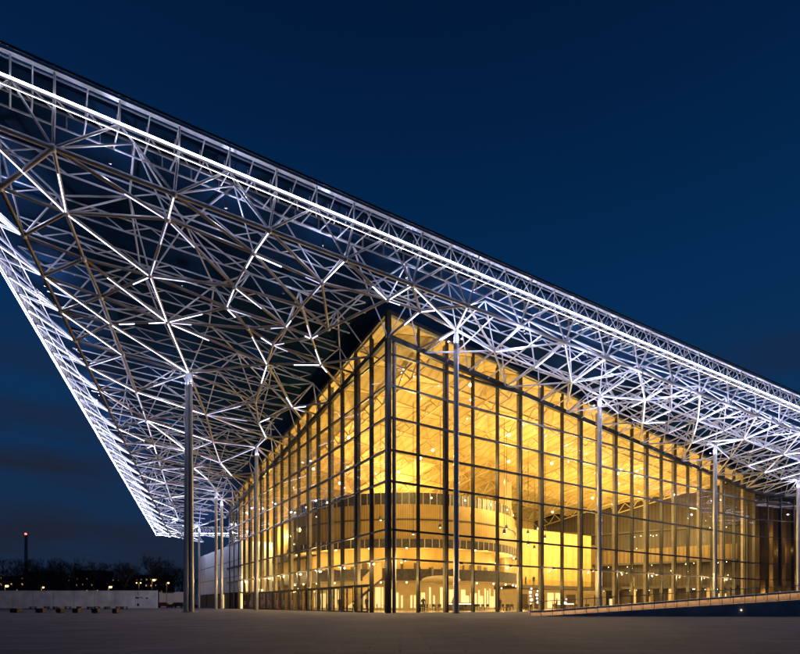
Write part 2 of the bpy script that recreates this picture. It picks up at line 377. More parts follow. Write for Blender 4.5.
# explicit bays: straight bars square to the glass from the edge chord to the roof beam, rows and diagonals
def sB(t): return 0.0 if t <= FT else (t-FT)*FACET.y/FACET.x
strip_nodes, strip_edges, strip_mid, strip_cells = [], [], [], []
Ar = [t for t in Anodes if t > 3]
prev = None
for i, t in enumerate(Ar):
    n = 2 if t < 30 else 3
    colm = []
    for k in range(n+1):
        fr = k/n; tt = t+ (0 if k == 0 else .5); ss = sA(t)*(1-fr)+sB(tt)*fr
        if 0 < k < n:
            for c in cols[:4]:
                if abs(c[0]-tt) < 2.9 and abs(c[1]-ss) < 2.4: tt, ss = c
        colm.append((tt, ss))
    for k in range(n): strip_edges.append((colm[k], colm[k+1], 'bar', k, n))
    if prev:
        m_ = len(prev)-1
        strip_edges.append((prev[0], colm[0], 'edge', 0, n))
        for k in range(1, max(n, m_)):
            strip_edges.append((prev[min(k, m_-1)], colm[min(k, n-1)], 'row', k, n))
        for k in range(max(n, m_)):
            a0, a1 = prev[min(k, m_)], prev[min(k+1, m_)]; b0, b1 = colm[min(k, n)], colm[min(k+1, n)]
            strip_edges.append((a0, b1, 'diag', k, n) if (i+k) % 2 else (a1, b0, 'diag', k, n))
            strip_cells.append((a0, a1, b1, b0))
        tm = (prev[0][0]+t)/2
        strip_mid.append(((tm, sA(tm)), (tm+.4, sB(tm+.4))))
    strip_nodes += colm; prev = colm
dark_members = []; bot_members = []; led_jobs = []; strip_members = []
for a, b, kind_, k, n in strip_edges:
    A, B = p3(a), p3(b); r = .15 if kind_ == 'edge' else .1
    strip_members.append((member_weight(A, B, r), (lambda mb, A=A, B=B, r=r: mb.tube(A, B, r, n=8))))
for a, b in strip_mid:
    A, B = p3(a), p3(b); strip_members.append((member_weight(A, B, .07), (lambda mb, A=A, B=B: mb.tube(A, B, .075, n=6))))

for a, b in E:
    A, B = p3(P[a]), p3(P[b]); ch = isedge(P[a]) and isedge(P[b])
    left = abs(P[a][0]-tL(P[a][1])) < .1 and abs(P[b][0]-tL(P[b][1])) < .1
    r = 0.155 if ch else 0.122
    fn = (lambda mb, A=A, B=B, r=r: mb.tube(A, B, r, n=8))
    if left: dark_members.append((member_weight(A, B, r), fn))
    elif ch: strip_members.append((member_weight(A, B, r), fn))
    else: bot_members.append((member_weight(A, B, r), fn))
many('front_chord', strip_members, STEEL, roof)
many('bottom_chord', bot_members, SHSTEEL, roof)
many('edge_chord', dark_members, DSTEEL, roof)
# node joints (cast steel balls)
used = set(i for e in E for i in e)
nj = []
for i in used:
    c = p3(P[i])
    nj.append((hall_mid(c), (lambda mb, c=c: mb.ball(c, 0.25, 8, 6))))
for p in strip_nodes:
    c = p3(p); nj.append((hall_mid(c), (lambda mb, c=c: mb.ball(c, .19, 8, 6))))
many('node_joint', nj, STEEL, roof)
# upper layer: one node over the middle of every second triangle
tops = []
for f in T:
    if len(f) != 3: continue
    q = [P[i] for i in f]; c = (sum(x[0] for x in q)/3, sum(x[1] for x in q)/3)
    if max(math.dist(q[0],q[1]), math.dist(q[1],q[2]), math.dist(q[0],q[2])) > 11 or not outside_hall(*c): continue
    if all(math.dist(c, u[0]) > 3.9 for u in tops): tops.append((c, f))
DZ = 3.1
webs = []
for c, f in tops:
    for i in f:
        A, B = p3(P[i]), p3(c, DZ); webs.append((member_weight(A, B, .07), (lambda mb, A=A, B=B: mb.tube(A, B, 0.064, n=6))))
TP, TE, TT = dele([c for c, f in tops], 6.8)
tch = []
for a, b in TE:
    A, B = p3(TP[a], DZ), p3(TP[b], DZ); tch.append((member_weight(A, B, .08), (lambda mb, A=A, B=B: mb.tube(A, B, .075, n=6))))
lastc = {}
for ci, cell_ in enumerate(strip_cells):
    c = (sum(q[0] for q in cell_)/4, sum(q[1] for q in cell_)/4); B = p3(c, 2.7)
    for q in cell_:
        A = p3(q); webs.append((member_weight(A, B, .07), (lambda mb, A=A, B=B: mb.tube(A, B, .066, n=6))))
    for c2, B2 in list(lastc.items()):
        if 2 < math.dist(c, c2) < 6.6: tch.append((member_weight(B, B2, .08), (lambda mb, A=B, B=B2: mb.tube(A, B, .08, n=6))))
    lastc[c] = B
many('web_strut', webs, STEEL, roof)
many('top_chord', tch, STEEL, roof)
# edge fascia: light tube, top rail, posts, ties
def edge_line(pts_chord, out, n_post, nm):
    """pts_chord: chord nodes in order; out: plan offset of the light tube"""
    tube_pts = [Vector((p[-2]+out[0], p[-1]+out[1], zb(p[-2], p[-1])+2.2)) for p in pts_chord]
    pts_chord = [p[:2] for p in pts_chord]
    rail_pts = [q+Vector((out[0]*.12, out[1]*.12, 1.85)) for q in tube_pts]
    mt, ml, mr, mf, mg2 = MB(), MB(), MB(), MB(), MB()
    for a, b in zip(tube_pts, tube_pts[1:]):
        mt.tube(a, b, .11, n=8); mg2.tube(a+Vector((0,0,-.42)), b+Vector((0,0,-.42)), .05, n=6)
        o_ = Vector((out[0], out[1], 0)).normalized()*.13
        ml.tube(a+o_, b+o_, .06, n=6); 
        o2 = o_*0.4+Vector((0,0,-.52)); ml.tube(a+o2, b+o2, .014, n=4)
    for a, b in zip(rail_pts, rail_pts[1:]):
        mr.tube(a, b, .075, n=6); mf.bar(a+o_*-.2+Vector((0,0,-.34)), b+o_*-.2+Vector((0,0,-.34)), .30, .16); mf.tube(a+o_*-6+Vector((0,0,-.1)), b+o_*-6+Vector((0,0,-.1)), .06, n=6)
    mt.build('edge_tube', STEEL, roof); mg2.build('lower_tube', DSTEEL, roof); lo = ml.build('edge_light', LEDE, roof)
    mr.build('top_rail', DSTEEL, roof); mf.build('fascia_beam', STEEL, roof)
    posts, struts, ties = [], [], []
    for i, (p, q, rl) in enumerate(zip(pts_chord, tube_pts, rail_pts)):
        A = p3(p)
        struts.append((member_weight(A, q, .09), (lambda mb, A=A, B=q: mb.tube(A, B, .095, n=6))))
        posts.append((member_weight(q, rl, .06), (lambda mb, A=q, B=rl: mb.tube(A, B, .07, n=6))))
        if i+1 < len(pts_chord):
            q2, r2 = tube_pts[i+1], rail_pts[i+1]
            md = q.lerp(q2, .5); mrl = rl.lerp(r2, .5)
            struts.append((member_weight(A, md, .08), (lambda mb, A=A, B=md: mb.tube(A, B, .085, n=6))))
            A2 = p3(pts_chord[i+1]); struts.append((member_weight(A2, md, .08), (lambda mb, A=A2, B=md: mb.tube(A, B, .075, n=6))))
            inn = Vector((-out[0], -out[1], 0)).normalized()
            for k, fr in enumerate((.0, .25, .5, .75)):
                u = rl.lerp(r2, fr)+Vector((0,0,-.3)); v = u+inn*1.5+Vector((0,0,-1.0)); v2 = u+inn*1.15+Vector((0,0,.02))
                ties.append((member_weight(u, v, .05), (lambda mb, u=u, v=v, v2=v2: (mb.tube(u, v, .05, n=5), mb.tube(v2, v, .035, n=5)))))
            if nm == 'front':
                for fr in (0.0, .25, .5, .75):
                    u = q.lerp(q2, fr); t2_ = u.x+inn.x*2.45; s2_ = sA(t2_)+1.2
                    for zz, df in ((2.55, 0), (3.55, 1.2)):
                        w1 = Vector((t2_+df, sA(t2_+df)+1.2, zb(t2_+df, sA(t2_+df)+1.2)+zz))
                        struts.append((member_weight(u, w1, .06), (lambda mb, A=u, B=w1: mb.tube(A, B, .055, n=6))))
            for kk in range(6):
                u = q.lerp(q2, kk/6)+Vector((0,0,.05)); v = rl.lerp(r2, (kk+1)/6)+Vector((0,0,-.3))+inn*.25
                if kk % 2: u, v = q.lerp(q2, (kk+1)/6)+Vector((0,0,.05)), rl.lerp(r2, kk/6)+Vector((0,0,-.3))+inn*.25
                if i > 4 or nm != 'front': ties.append((member_weight(u, v, .04), (lambda mb, u=u, v=v: mb.tube(u, v, .045, n=5))))
            posts.append((member_weight(md, mrl, .05), (lambda mb, A=md, B=mrl: mb.tube(A, B, .055, n=6))))
    return posts, struts, ties, tube_pts, rail_pts
edA = [(t, sA(t)) for t in Anodes]
tcor = tL(sA(-31.6)); edL = [(tcor, sA(tcor))]+[(tL(s), s) for s in Lnodes]+[(tL(88.5), 88.5, tL(94.5), 94.5)]
p1, s1, t1, tubeA, railA = edge_line([(-36.4, sA(-36.4))]+edA[0:], (0.12, -1.25), 2, 'front')
p2, s2, t2, tubeL, railL = edge_line(edL, (-4.0, 0.4), 2, 'side')
edF = [(tL(88.5)+k*3.0, 88.5-1.7*k, tL(94.5)+k*3.0, 94.5-1.92*k) for k in range(0, 8)]
p3_, s3, t3, tubeF, railF = edge_line(edF, (-4.0, 0.4), 2, 'rear')
many('edge_post', p1+p2+p3_, STEEL, roof); many('edge_strut', s1+s2+s3, STEEL, roof); many('edge_tie', t1+t2+t3, STEEL, roof)
# ladder purlins under the deck, parallel to the front edge
pur = []
k = 0
off = 1.2
while off < 96:
    a = None; t = -36.0; run = []
    while t < T_FAR:
        s = sA(t)+off
        ok = t > tL(s)-3.2 and outside_hall(t, s) and s < S_FAR
        if ok: run.append(t)
        if (not ok or t+1.9 >= T_FAR) and len(run) > 3:
            t0, t1_ = run[0], run[-1]
            def fn(mb, t0=t0, t1_=t1_, off=off, run=tuple(run)):
                A = Vector((t0, sA(t0)+off, zb(t0, sA(t0)+off))); B = Vector((t1_, sA(t1_)+off, zb(t1_, sA(t1_)+off)))
                mb.tube(A+Vector((0,0,2.55)), B+Vector((0,0,2.55)), .07, n=5); mb.tube(A+Vector((0,0,3.55)), B+Vector((0,0,3.55)), .07, n=5)
                for i_, tt in enumerate(run):
                    s_ = sA(tt)+off; z = zb(tt, s_)
                    if off < 4: mb.bar((tt, s_, z+2.55), (tt, s_, z+3.55), .07, .16)
                    elif i_ % 2 and i_+1 < len(run):
                        for t2 in (run[i_-1], run[i_+1]): mb.tube((tt, s_, z+2.55), (t2, sA(t2)+off, zb(t2, sA(t2)+off)+3.55), .05, n=5)
            md = Vector(((t0+t1_)/2, sA((t0+t1_)/2)+off, 28)); pur.append((1.0/(1+off), fn))
            run = []
        elif not ok: run = []
        t += 1.9
    off += 3.5
many('ladder_purlin', pur, STEEL, roof)
# deck above everything
m = MB()
def ztop(t, s): return zb(t, s)+3.62
poly = [(-36.0, sA(-36.0)-.5), (T_FAR, sA(T_FAR)-.5), (T_FAR, 80), (4, 90.5), (tL(94.5)-3.5, 94.3)]
m.prism(poly, lambda t, s: ztop(t, s), lambda t, s: ztop(t, s)+.25); m.build('roof_deck', DECK, roof)

# linear lamps under the bottom chords
leds = []; ledd = []
for a, b in E:
    A, B = p3(P[a]), p3(P[b]); pa, pb = P[a], P[b]
    if onbeam(pa) or onbeam(pb): continue
    if isedge(pa) and isedge(pb): continue
    d = Vector((pb[0]-pa[0], pb[1]-pa[1])); 
    if d.x < 0: d = -d
    ang = math.degrees(math.atan2(d.y, d.x)); mt_, ms_ = (pa[0]+pb[0])/2, (pa[1]+pb[1])/2
    f0, f1 = 0.02, 0.98; lit = False; rnd_ = random.random()
    L_side = ms_ > 0.02*0 and mt_ < 0
    if mt_ > 7 and ms_ < 0:                      # strip over the long front
        lit = random.random() < (.72 if mt_ < 22 else .95)
        if random.random() < .32: f0, f1 = (0.02, random.uniform(.4,.7)) if random.random() < .5 else (random.uniform(.3,.6), .98)
    elif mt_ < 0 and ms_ > 19:
        lit = (10 < ang < 62 and random.random() < .9) or random.random() < .6
        if random.random() < .3: f1 = random.uniform(.5, .8)
    elif mt_ < -15.0:
        lit = False
    elif mt_ < 7 and ms_ < -3.0:
        lit = random.random() < .1 and ang > 25
        if random.random() < .6: f0, f1 = 0.45, 0.98
    else:
        lit = random.random() < .1
        if lit: f0, f1 = (0.02, .5) if random.random() < .5 else (.5, .98)
    if (a, b) in forced: segs = forced[(a, b)]
    elif lit: segs = [(f0, f1)]
    else: continue
    for f0, f1 in segs:
      if f1-f0 < .05: continue
      a_, b_ = A.lerp(B, f0)+Vector((0,0,-.125)), A.lerp(B, f1)+Vector((0,0,-.125))
      dim = (a, b) not in forced and (mt_ > 7 and random.random() < .5 or mt_ < 7 and (not 10 < ang < 62 or random.random() < .12))
      (ledd if dim else leds).append((member_weight(a_, b_, .05), (lambda mb, A=a_, B=b_: mb.tube(A, B, .036, n=5))))
for a, b, kind_, k, n in strip_edges:  # glowing strips here stand in for steel bars lit by floodlights
    if kind_ == 'edge' or k == n-1 and kind_ != 'row': continue
    f0, f1 = .03, .97; x_ = random.random()
    if kind_ == 'bar': tgt = leds if x_ < .75 else ledd
    elif kind_ == 'row': tgt = ledd if x_ < .45 else None
    else: tgt = leds if x_ < .4 else ledd if x_ < .8 else None
    if tgt is None: continue
    y_ = random.random()
    if y_ < .3: f1 = random.uniform(.4, .75)
    elif y_ < .5: f0 = random.uniform(.3, .6)
    A, B = p3(a), p3(b); a_, b_ = A.lerp(B, f0)+Vector((0,0,-.125)), A.lerp(B, f1)+Vector((0,0,-.125))
    tgt.append((member_weight(a_, b_, .05), (lambda mb, A=a_, B=b_: mb.tube(A, B, .036, n=5))))
# lamps from the side fringe to the side chord
for p, q in zip(edL, tubeL):
    A, B = p3(p), q
    a_, b_ = A.lerp(B, .05)+Vector((0,0,-.12)), A.lerp(B, .95)+Vector((0,0,-.12))
    leds.append((member_weight(a_, b_, .05), (lambda mb, A=a_, B=b_: mb.tube(A, B, .045, n=5))))

for a0, b0, qa, qb in zip(edL, edL[1:], tubeL, tubeL[1:]):
    pa_ = Vector(((a0[0]+b0[0])/2, (a0[1]+b0[1])/2)); A = p3(pa_); B = qa.lerp(qb, .5)
    for A_, B_ in ((p3(a0), B), (p3(b0[:2]), B)):
        a_, b_ = A_.lerp(B_, .06)+Vector((0,0,-.11)), A_.lerp(B_, .94)+Vector((0,0,-.11)); w_ = A_+(B_-A_)
        ledd.append((member_weight(a_, b_, .04), (lambda mb, A=a_, B=b_: mb.tube(A, B, .032, n=5))))
for a0, b0, qa, qb in zip(edL, edL[1:], tubeL, tubeL[1:]):
    for fr, rr in ((.42, .04), (.72, .03)):
        a_, b_ = p3(a0[:2]).lerp(qa, fr)+Vector((0,0,-.16)), p3(b0[:2]).lerp(qb, fr)+Vector((0,0,-.16))
        ledd.append((member_weight(a_, b_, .04), (lambda mb, A=a_, B=b_, rr=rr: mb.tube(A, B, rr, n=5))))
# short lamps fanning out from some of the joints
adj = {}
for a, b in E: adj.setdefault(a, []).append(b); adj.setdefault(b, []).append(a)
rs = random.Random(21)
for a, nb in adj.items():
    pa = P[a]
    if onbeam(pa) or isedge(pa) or rs.random() > .5: continue
    rs.shuffle(nb)
    for b in nb[:rs.choice((2,3,3))]:
        if (min(a,b), max(a,b)) in forced: continue
        A, B = p3(pa), p3(P[b]); a_, b_ = A.lerp(B, .04)+Vector((0,0,-.15)), A.lerp(B, rs.uniform(.25,.5))+Vector((0,0,-.15))
        (leds if rs.random() < .4 else ledd).append((member_weight(a_, b_, .045), (lambda mb, A=a_, B=b_: mb.tube(A, B, .036, n=5))))
# floodlights among the web struts
fl = []
def lamp(loc, power, col, rad, parent=None, kind='POINT', nm='floodlight_beam'):
    L = bpy.data.lights.new(nm, kind); L.energy = power; L.color = col; L.shadow_soft_size = rad
    o = bpy.data.objects.new(nm, L); COL.objects.link(o); o.location = loc
    if parent is not None: o.parent = parent
    return o
many('led_strip', leds, LED, roof); many('dim_glow_strip', ledd, LEDD, roof)
spots = []
t = -24.0
while t < 108:
    spots.append((t, sA(t)+1.3, 1.5 if t < 0 else .75, 1.1 if t < 0 else 2.6)); t += 7.5 if t < 0 else 5.5
for s in range(4, 88, 9): spots.append((tL(s)-1.2, s, 1.7, 2.0))
for s in range(20, 86, 13): spots.append((tL(s)+8.5, s+3, 1.0, 1.5) if tL(s)+8.5 < -1 else (-3, s, 1.0, 1.5))
for p in ((-18, 6), (-10, 2), (-8, 14)): spots.append((p[0], p[1], 1.5, .4))
for k in range(12): spots.append((10.0+k*8, sA(10.0+k*8)-.4, -1.0, 1.3))  # extra lamps added below the front edge to brighten the undersides
for k in range(4): spots.append((-2.6, 60.0+k*8.5, -.6, 2.6))
for t, s, dz, k in spots:
    c = Vector((t, s, zb(t, s)+dz))
    lamp(c+Vector((0,0,-.25)), 260*k, (0.60, 0.66, 1.0), .045, roof)
    fl.append((hall_mid(c), (lambda mb, c=c: (mb.box(c+Vector((-.07,-.07,.02)), c+Vector((.07,.07,.2))), mb.tube(c+Vector((0,0,.22)), c+Vector((0,0,.7)), .04, n=5)))))
many('floodlight', fl, BLACK, roof)

# ------------------------------------------------------------------ columns under the canopy
clab = ['slender steel column in front of the glass, nearest the glazed corner',
        'slender steel column where the low ramp begins in front of the glass',
        'slender steel column behind the middle of the ramp parapet',
        'steel column at the right edge of the picture above the ramp',
        'thick twin steel column standing alone on the plaza, largest of all',
        'golden lit column before the left glass front, nearest the glazed corner',
        'left column of the close pair near the white panelled wing',
        'right column of the close pair near the white panelled wing',
        'most distant column under the far end of the canopy, by the white wing']
for i, ((t, s), lb) in enumerate(zip(cols, clab)):
    c = thing('canopy_column', lb, 'column', W(t, s, 0), ROT, 'columns carrying the canopy')
    H = zb(t, s)-.15
    if i == 4:
        for dx, r0, r1 in ((-.27, .33, .24), (.33, .22, .17)):
            m = MB(); m.tube((dx*math.cos(-ROT), dx*math.sin(-ROT), .06), (dx*.62*math.cos(-ROT), dx*.62*math.sin(-ROT), H), r0, r1, n=20); m.build('shaft', COLM, c)
        m = MB(); m.tube((0,0,.1), (0,0,H-.2), .09, n=8); m.build('core', BLACK, c)
        m = MB(); m.tube((0,0,0), (0,0,.06), .85, n=20); m.build('base_plate', DSTEEL, c)
    else:
        m = MB(); m.tube((0,0,.05), (0,0,H-.7), .27, .25, n=18); m.build('shaft', COLM, c)
        m = MB(); m.tube((0,0,0), (0,0,.05), .45, n=16); m.build('base_plate', DSTEEL, c)
    for a_ in (0.6, 2.7, 4.8):  # small lamps added near each head to brighten the truss underside
        x_, y_ = .7*math.cos(a_), .7*math.sin(a_)
        m = MB(); m.box((x_-.1,y_-.1,H-1.15), (x_+.1,y_+.1,H-1.05)); m.tube((0,0,H-1.1), (x_,y_,H-1.1), .03, n=5); m.build('added_uplight', DSTEEL, c)
        lamp((x_*1.3, y_*1.3, H-.95), 90 if i > 3 else 200, (0.60, 0.66, 1.0), .07, c, nm='added_uplight_beam')
    m = MB(); m.lathe([(.26,H-.7),(.27,H-.6),(.16,H-.25),(.2,H-.1),(.28,H+.02),(.24,H+.2),(.02,H+.3)], n=14); m.build('head_joint', COLM, c)

# ------------------------------------------------------------------ glass hall
hall = thing('glass_hall', 'glass fronted hall glowing gold from inside under the canopy', 'building', W(0,0,0), ROT)
TZ = [5.4, 8.3, 13.1, 16.2, 19.4, 22.6, 25.7]
DT, NT = 3.55, 22       # bays along the right front (last mullion t = 77)
DS, NS = 3.5, 19        # bays along the left front
ts = [FT*k/21.0 for k in range(22)]
ss = [DS*k for k in range(NS)]
DOORH = 2.9
def zc(t, s): return zb(t, s)+2.2
# roof beams
for nm, a, b in (('roof_beam', (0,0), (FT,0)), ('roof_beam', (0,0), (0,65.5))):
    m = MB(); m.bar((a[0],a[1],zb(*a)), (b[0],b[1],zb(*b)), .42, .55); m.build(nm, BLACK, hall)
    m = MB(); m.bar((a[0],a[1],zc(*a)+.3), (b[0],b[1],zc(*b)+.3), .35, .4); m.build('eaves_beam', BLACK, hall)
def mullion(t, s, thick, inn, z1):
    """inn: inward plan direction"""
    wd, dp = (.30, .30) if not thick else (.34, .34)
    along = Vector((inn[1], -inn[0])); m = MB()
    def q(o, d0, d1, w_): 
        c = Vector((t, s)); i_ = Vector(inn)
        return [tuple(c+along*(-w_/2)+i_*d0), tuple(c+along*(w_/2)+i_*d0), tuple(c+along*(w_/2)+i_*d1), tuple(c+along*(-w_/2)+i_*d1)]
    m.prism(q(0, -.14, .16, (.15 if not thick else .23)), 0.0, z1); o = m.build('mullion', BLACK, hall)
    if thick:
        m = MB(); m.prism(q(0, .17, .55, .30), 0.0, z1-.3); m.build('hall_post', POST, o)
    else:
        m = MB(); m.prism(q(0, .17, .34, .10), 0.0, z1-.3); m.build('fin', BLACK, o)
for k, t in enumerate(ts):
    if k: mullion(t, 0, k % 2 == 0 and k not in (4,) or k in (5, 9), (0, 1), zc(t, 0))
for k, s in enumerate(ss):
    if k: mullion(0, s, k % 2 == 0, (1, 0), zc(0, s) if s < 66 else 13)
m = MB(); m.prism([(-.2,-.2),(.28,-.2),(.28,.28),(-.2,.28)], 0, zc(0,0)+.3); m.build('corner_post', BLACK, hall)
m = MB(); m.tube((.75,.05,0), (.75,.05,zb(0,0)-.3), .2, n=14); m.build('corner_column', POST, hall)
# transoms
for z in TZ+[DOORH]:
    tm = min(FT, (27.3-z)/.08-3); sm_ = min(65, (27.3-z)/.122-2)
    if z > 3:
        if tm > 1: m = MB(); m.box((.2,-.15,z-.10), (tm,.12,z+.10)); m.build('transom', BLACK, hall)
    if sm_ > 1:
        s0 = .2 if z > 3 else DS
        m = MB(); m.box((-.15,s0,z-.09), (.12,sm_ if z > 3 else 52.5,z+.09)); m.build('transom', BLACK, hall)
# glazing, one tall bay each
for k in range(21):
    t0, t1_ = ts[k]+.11, ts[k+1]-.11; m = MB()
    m.prism([(t0,-.025),(t1_,-.025),(t1_,.0),(t0,.0)], .05, lambda t, s: zc(t, s)); m.build('glass_bay', GLF, hall)
for k in range(NS-1):
    s0, s1_ = ss[k]+.11, ss[k+1]-.11
    z0 = .05 if s1_ < 54 else 13.05; m = MB()
    m.prism([(-.025,s0),(0,s0),(0,s1_),(-.025,s1_)], z0, lambda t, s: zc(t, s)); m.build('glass_bay', GL, hall)
# small warm lamps added outside the glass to brighten the paving
for k in range(12):
    t = 3.66*2*k+1.83; t_ok = t < 74
    if t_ok:
        m = MB(); m.box((t-.12,-.42,5.2), (t+.12,-.16,5.32)); m.build('added_paving_lamp', BLACK, hall)
        lamp((t,-.36,5.1), 800, (1,.66,.3), .05, hall, nm='added_paving_beam')
for k in range(8):
    s = 3.5+7*k
    m = MB(); m.box((-.42,s-.12,5.2), (-.16,s+.12,5.32)); m.build('added_paving_lamp', BLACK, hall)
    lamp((-.36,s,5.1), 800, (1,.66,.3), .05, hall, nm='added_paving_beam')
# doors along the left front
for k in range(1, 15):
    dark = k >= 9
    s0, s1_ = ss[k]+.25, ss[k+1]-.25; mid = (s0+s1_)/2
    for a, b in ((s0, mid-.03), (mid+.03, s1_)):
        m = MB()
        for u in (a+.05, b-.05): m.box((-.2,u-.05,.02), (-.13,u+.05,DOORH-.1))
        for z in (.08, DOORH-.15): m.box((-.2,a+.1,z-.06), (-.13,b-.1,z+.06))
        d = m.build('door', BLACK, hall)
        m = MB(); m.box((-.175,a+.1,.14), (-.155,b-.1,DOORH-.21)); m.build('pane', GLD if dark else GL, d)
        hs = mid-.2 if a == s0 else mid+.2
        m = MB(); m.tube((-.27,hs,.8), (-.27,hs,1.5), .025, n=6); m.tube((-.27,hs,.85), (-.2,hs,.85), .02, n=5); m.tube((-.27,hs,1.45), (-.2,hs,1.45), .02, n=5); m.build('handle', COLM, d)
# turned facet at the far right
hl_jobs = []
def fct(u, inn=0.0): return (FT+FACET.x*u-FACET.y*inn*1.0, FACET.y*u+FACET.x*inn)
for k in range(1, 12):
    u = 3.2*k; c = fct(u); m = MB(); z1 = zb(*c)+2.0
    m.prism([fct(u-.1,-.14), fct(u+.1,-.14), fct(u+.1,.4), fct(u-.1,.4)], 0, z1); m.build('mullion', BLACK, hall)
    m = MB(); m.prism([fct(u-3.09,-.025), fct(u-.11,-.025), fct(u-.11,0), fct(u-3.09,0)], .05, lambda t, s: zb(t, s)+2.0); m.build('glass_bay', GLD, hall)
    m = MB(); m.prism([fct(u-2.9,1.6), fct(u-.7-.8*(k%2),1.6), fct(u-.7-.8*(k%2),1.75), fct(u-2.9,1.75)], 0, 19); m.build('curtain_panel', CURT, hall)
m = MB(); m.prism([fct(0.5,5), fct(35,5), fct(35,5.3), fct(.5,5.3)], .03, lambda t, s: zb(t, s)+1); m.build('facet_back_wall', CURT, hall)
for u in (4, 11, 18): c = fct(u, 3.4); hl_jobs.append((c[0], c[1], 6)); hl_jobs.append((c[0], c[1], 14))
a, b = fct(0), fct(35)
m = MB(); m.bar((a[0],a[1],zb(*a)), (b[0],b[1],zb(*b)), .42, .55); m.build('roof_beam', BLACK, hall)
for z in TZ[:5]:
    m = MB(); m.bar((*fct(.2), z), (*fct(35), z), .2, .14); m.build('transom', BLACK, hall)
# interior shell: floor, ceiling, end wall, back wall
EW0, EW1 = (78.2, .6), (63.0, 39.5)
m = MB(); m.prism([(.3,.3),(77.5,.3),(64,38),(56,62),(.3,62)], .005, .03); m.build('hall_floor', FLOOR, hall)
m = MB(); m.prism([EW0, (EW0[0]+.3, EW0[1]+.1), (EW1[0]+.3, EW1[1]+.1), EW1], .03, lambda t, s: zc(t, s)+.6); m.build('end_wall', SLATB, hall)
m = MB(); m.prism([(1.0,60),(63,39.5),(63.2,39.8),(1.0,60.4)], .03, lambda t, s: zc(t, s)+.6); m.build('back_wall', GOLDW, hall)
# faceted timber ceiling of shallow pyramids
m = MB(); rb = MB(); cell = 6.4
nx, ny = 13, 10
def cz(t, s): return zc(t, s)+.15
for i in range(nx):
    for jx in range(ny):
        t0, s0 = i*cell*0.97+.2, jx*cell+.2
        q = [(t0,s0),(t0+cell*.97,s0),(t0+cell*.97,s0+cell),(t0,s0+cell)]; c = (t0+cell*.485, s0+cell/2)
        if c[0] > 79-.39*c[1]: continue
        vs = [(x, y, cz(x,y)-(.0 if y > 1 and x > 1 else 0)) for x, y in q]+[(c[0], c[1], cz(*c)+1.15)]
        m.add(vs, [(0,4,1),(1,4,2),(2,4,3),(3,4,0)])
        for a_, b_ in ((0,1),(0,3)): rb.tube(Vector(vs[a_])-Vector((0,0,.05)), Vector(vs[b_])-Vector((0,0,.05)), .10, n=5)
        for a_ in range(4): rb.tube(Vector(vs[a_])-Vector((0,0,.04)), Vector(vs[4])-Vector((0,0,.04)), .045, n=4)
m.build('timber_ceiling', SLATC, hall); rb.build('ceiling_ribs', WOOD, hall)
# lattice girders hanging under the ceiling
gl_lamps = []
for i in range(1, 12):
    t = i*6.21+.2; m = MB(); smax = min(52, (79-t)/.39-2)
    if smax < 8: continue
    s = .8
    while s+3.2 < smax:
        A = Vector((t, s, cz(t,s)-.1)); B = Vector((t, s+3.2, cz(t,s+3.2)-.1)); c = Vector((t, s+1.6, cz(t,s+1.6)-1.7)); c2 = Vector((t, s+4.8, cz(t,s+4.8)-1.7))
        m.tube(A, c, .085, n=5); m.tube(c, B, .085, n=5)
        if s+6.4 < smax: m.tube(c, c2, .11, n=5)
        if random.random() < .13: gl_lamps.append(c-Vector((0,0,.25)))
        s += 3.2
    m.build('ceiling_girder', PALE, hall)
# gallery drum with three tiers
DC = Vector((22.8, 32.9)); DR = 19.0
def ring(mb, r0, r1, z0, z1, n=96, skip=None):
    prof = [(r1, z0), (r1, z1), (r0, z1), (r0, z0), (r1, z0)]
    mb.lathe(prof, (DC.x, DC.y, 0), n, smooth=False)
def dpt(r, a, z): return Vector((DC.x+r*math.cos(a), DC.y+r*math.sin(a), z))
drum = None
m = MB(); ring(m, DR-3.4, DR-3.0, .03, 4.2); m.build('shop_wall', PALE, hall)
m = MB(); ring(m, DR-3.0, DR+1.4, 4.2, 4.5); o = m.build('gallery_slab', PALE, hall)
m = MB(); ring(m, DR+1.4, DR+1.6, 4.15, 5.75); m.build('gallery_parapet', DARKB, hall)
m = MB(); ring(m, DR-3.2, DR-2.9, 4.5, 9.0); m.build('lounge_wall', GOLDW, hall)
m = MB(); ring(m, DR-3.0, DR+.9, 9.0, 9.25); m.build('gallery_slab', PALE, hall)
m = MB(); ring(m, DR+.9, DR+1.1, 8.75, 9.95); m.build('gallery_parapet', DARKB, hall)
m = MB(); ring(m, DR+.2, DR+.5, 9.95, 14.9)
m.build('slatted_band', SLATW, hall)
m = MB(); ring(m, DR+.5, DR+.62, 12.7, 12.85); m.build('band_rail', DARKB, hall)
m = MB(); ring(m, DR-.3, DR+.0, 14.9, 16.6); m.build('gallery_parapet', DARKB, hall)
m = MB(); ring(m, .2, DR-.3, 16.2, 16.5); m.build('drum_roof', PALE, hall)
fins = MB()
for k in range(120):
    a = 2*math.pi*k/120
    fins.tube(dpt(DR+1.18, a, 8.8), dpt(DR+1.18, a, 9.95), .05, n=4, smooth=False); fins.tube(dpt(DR+.08, a, 14.9), dpt(DR+.08, a, 16.6), .05, n=4, smooth=False)
fins.build('parapet_fins', PALE, hall)
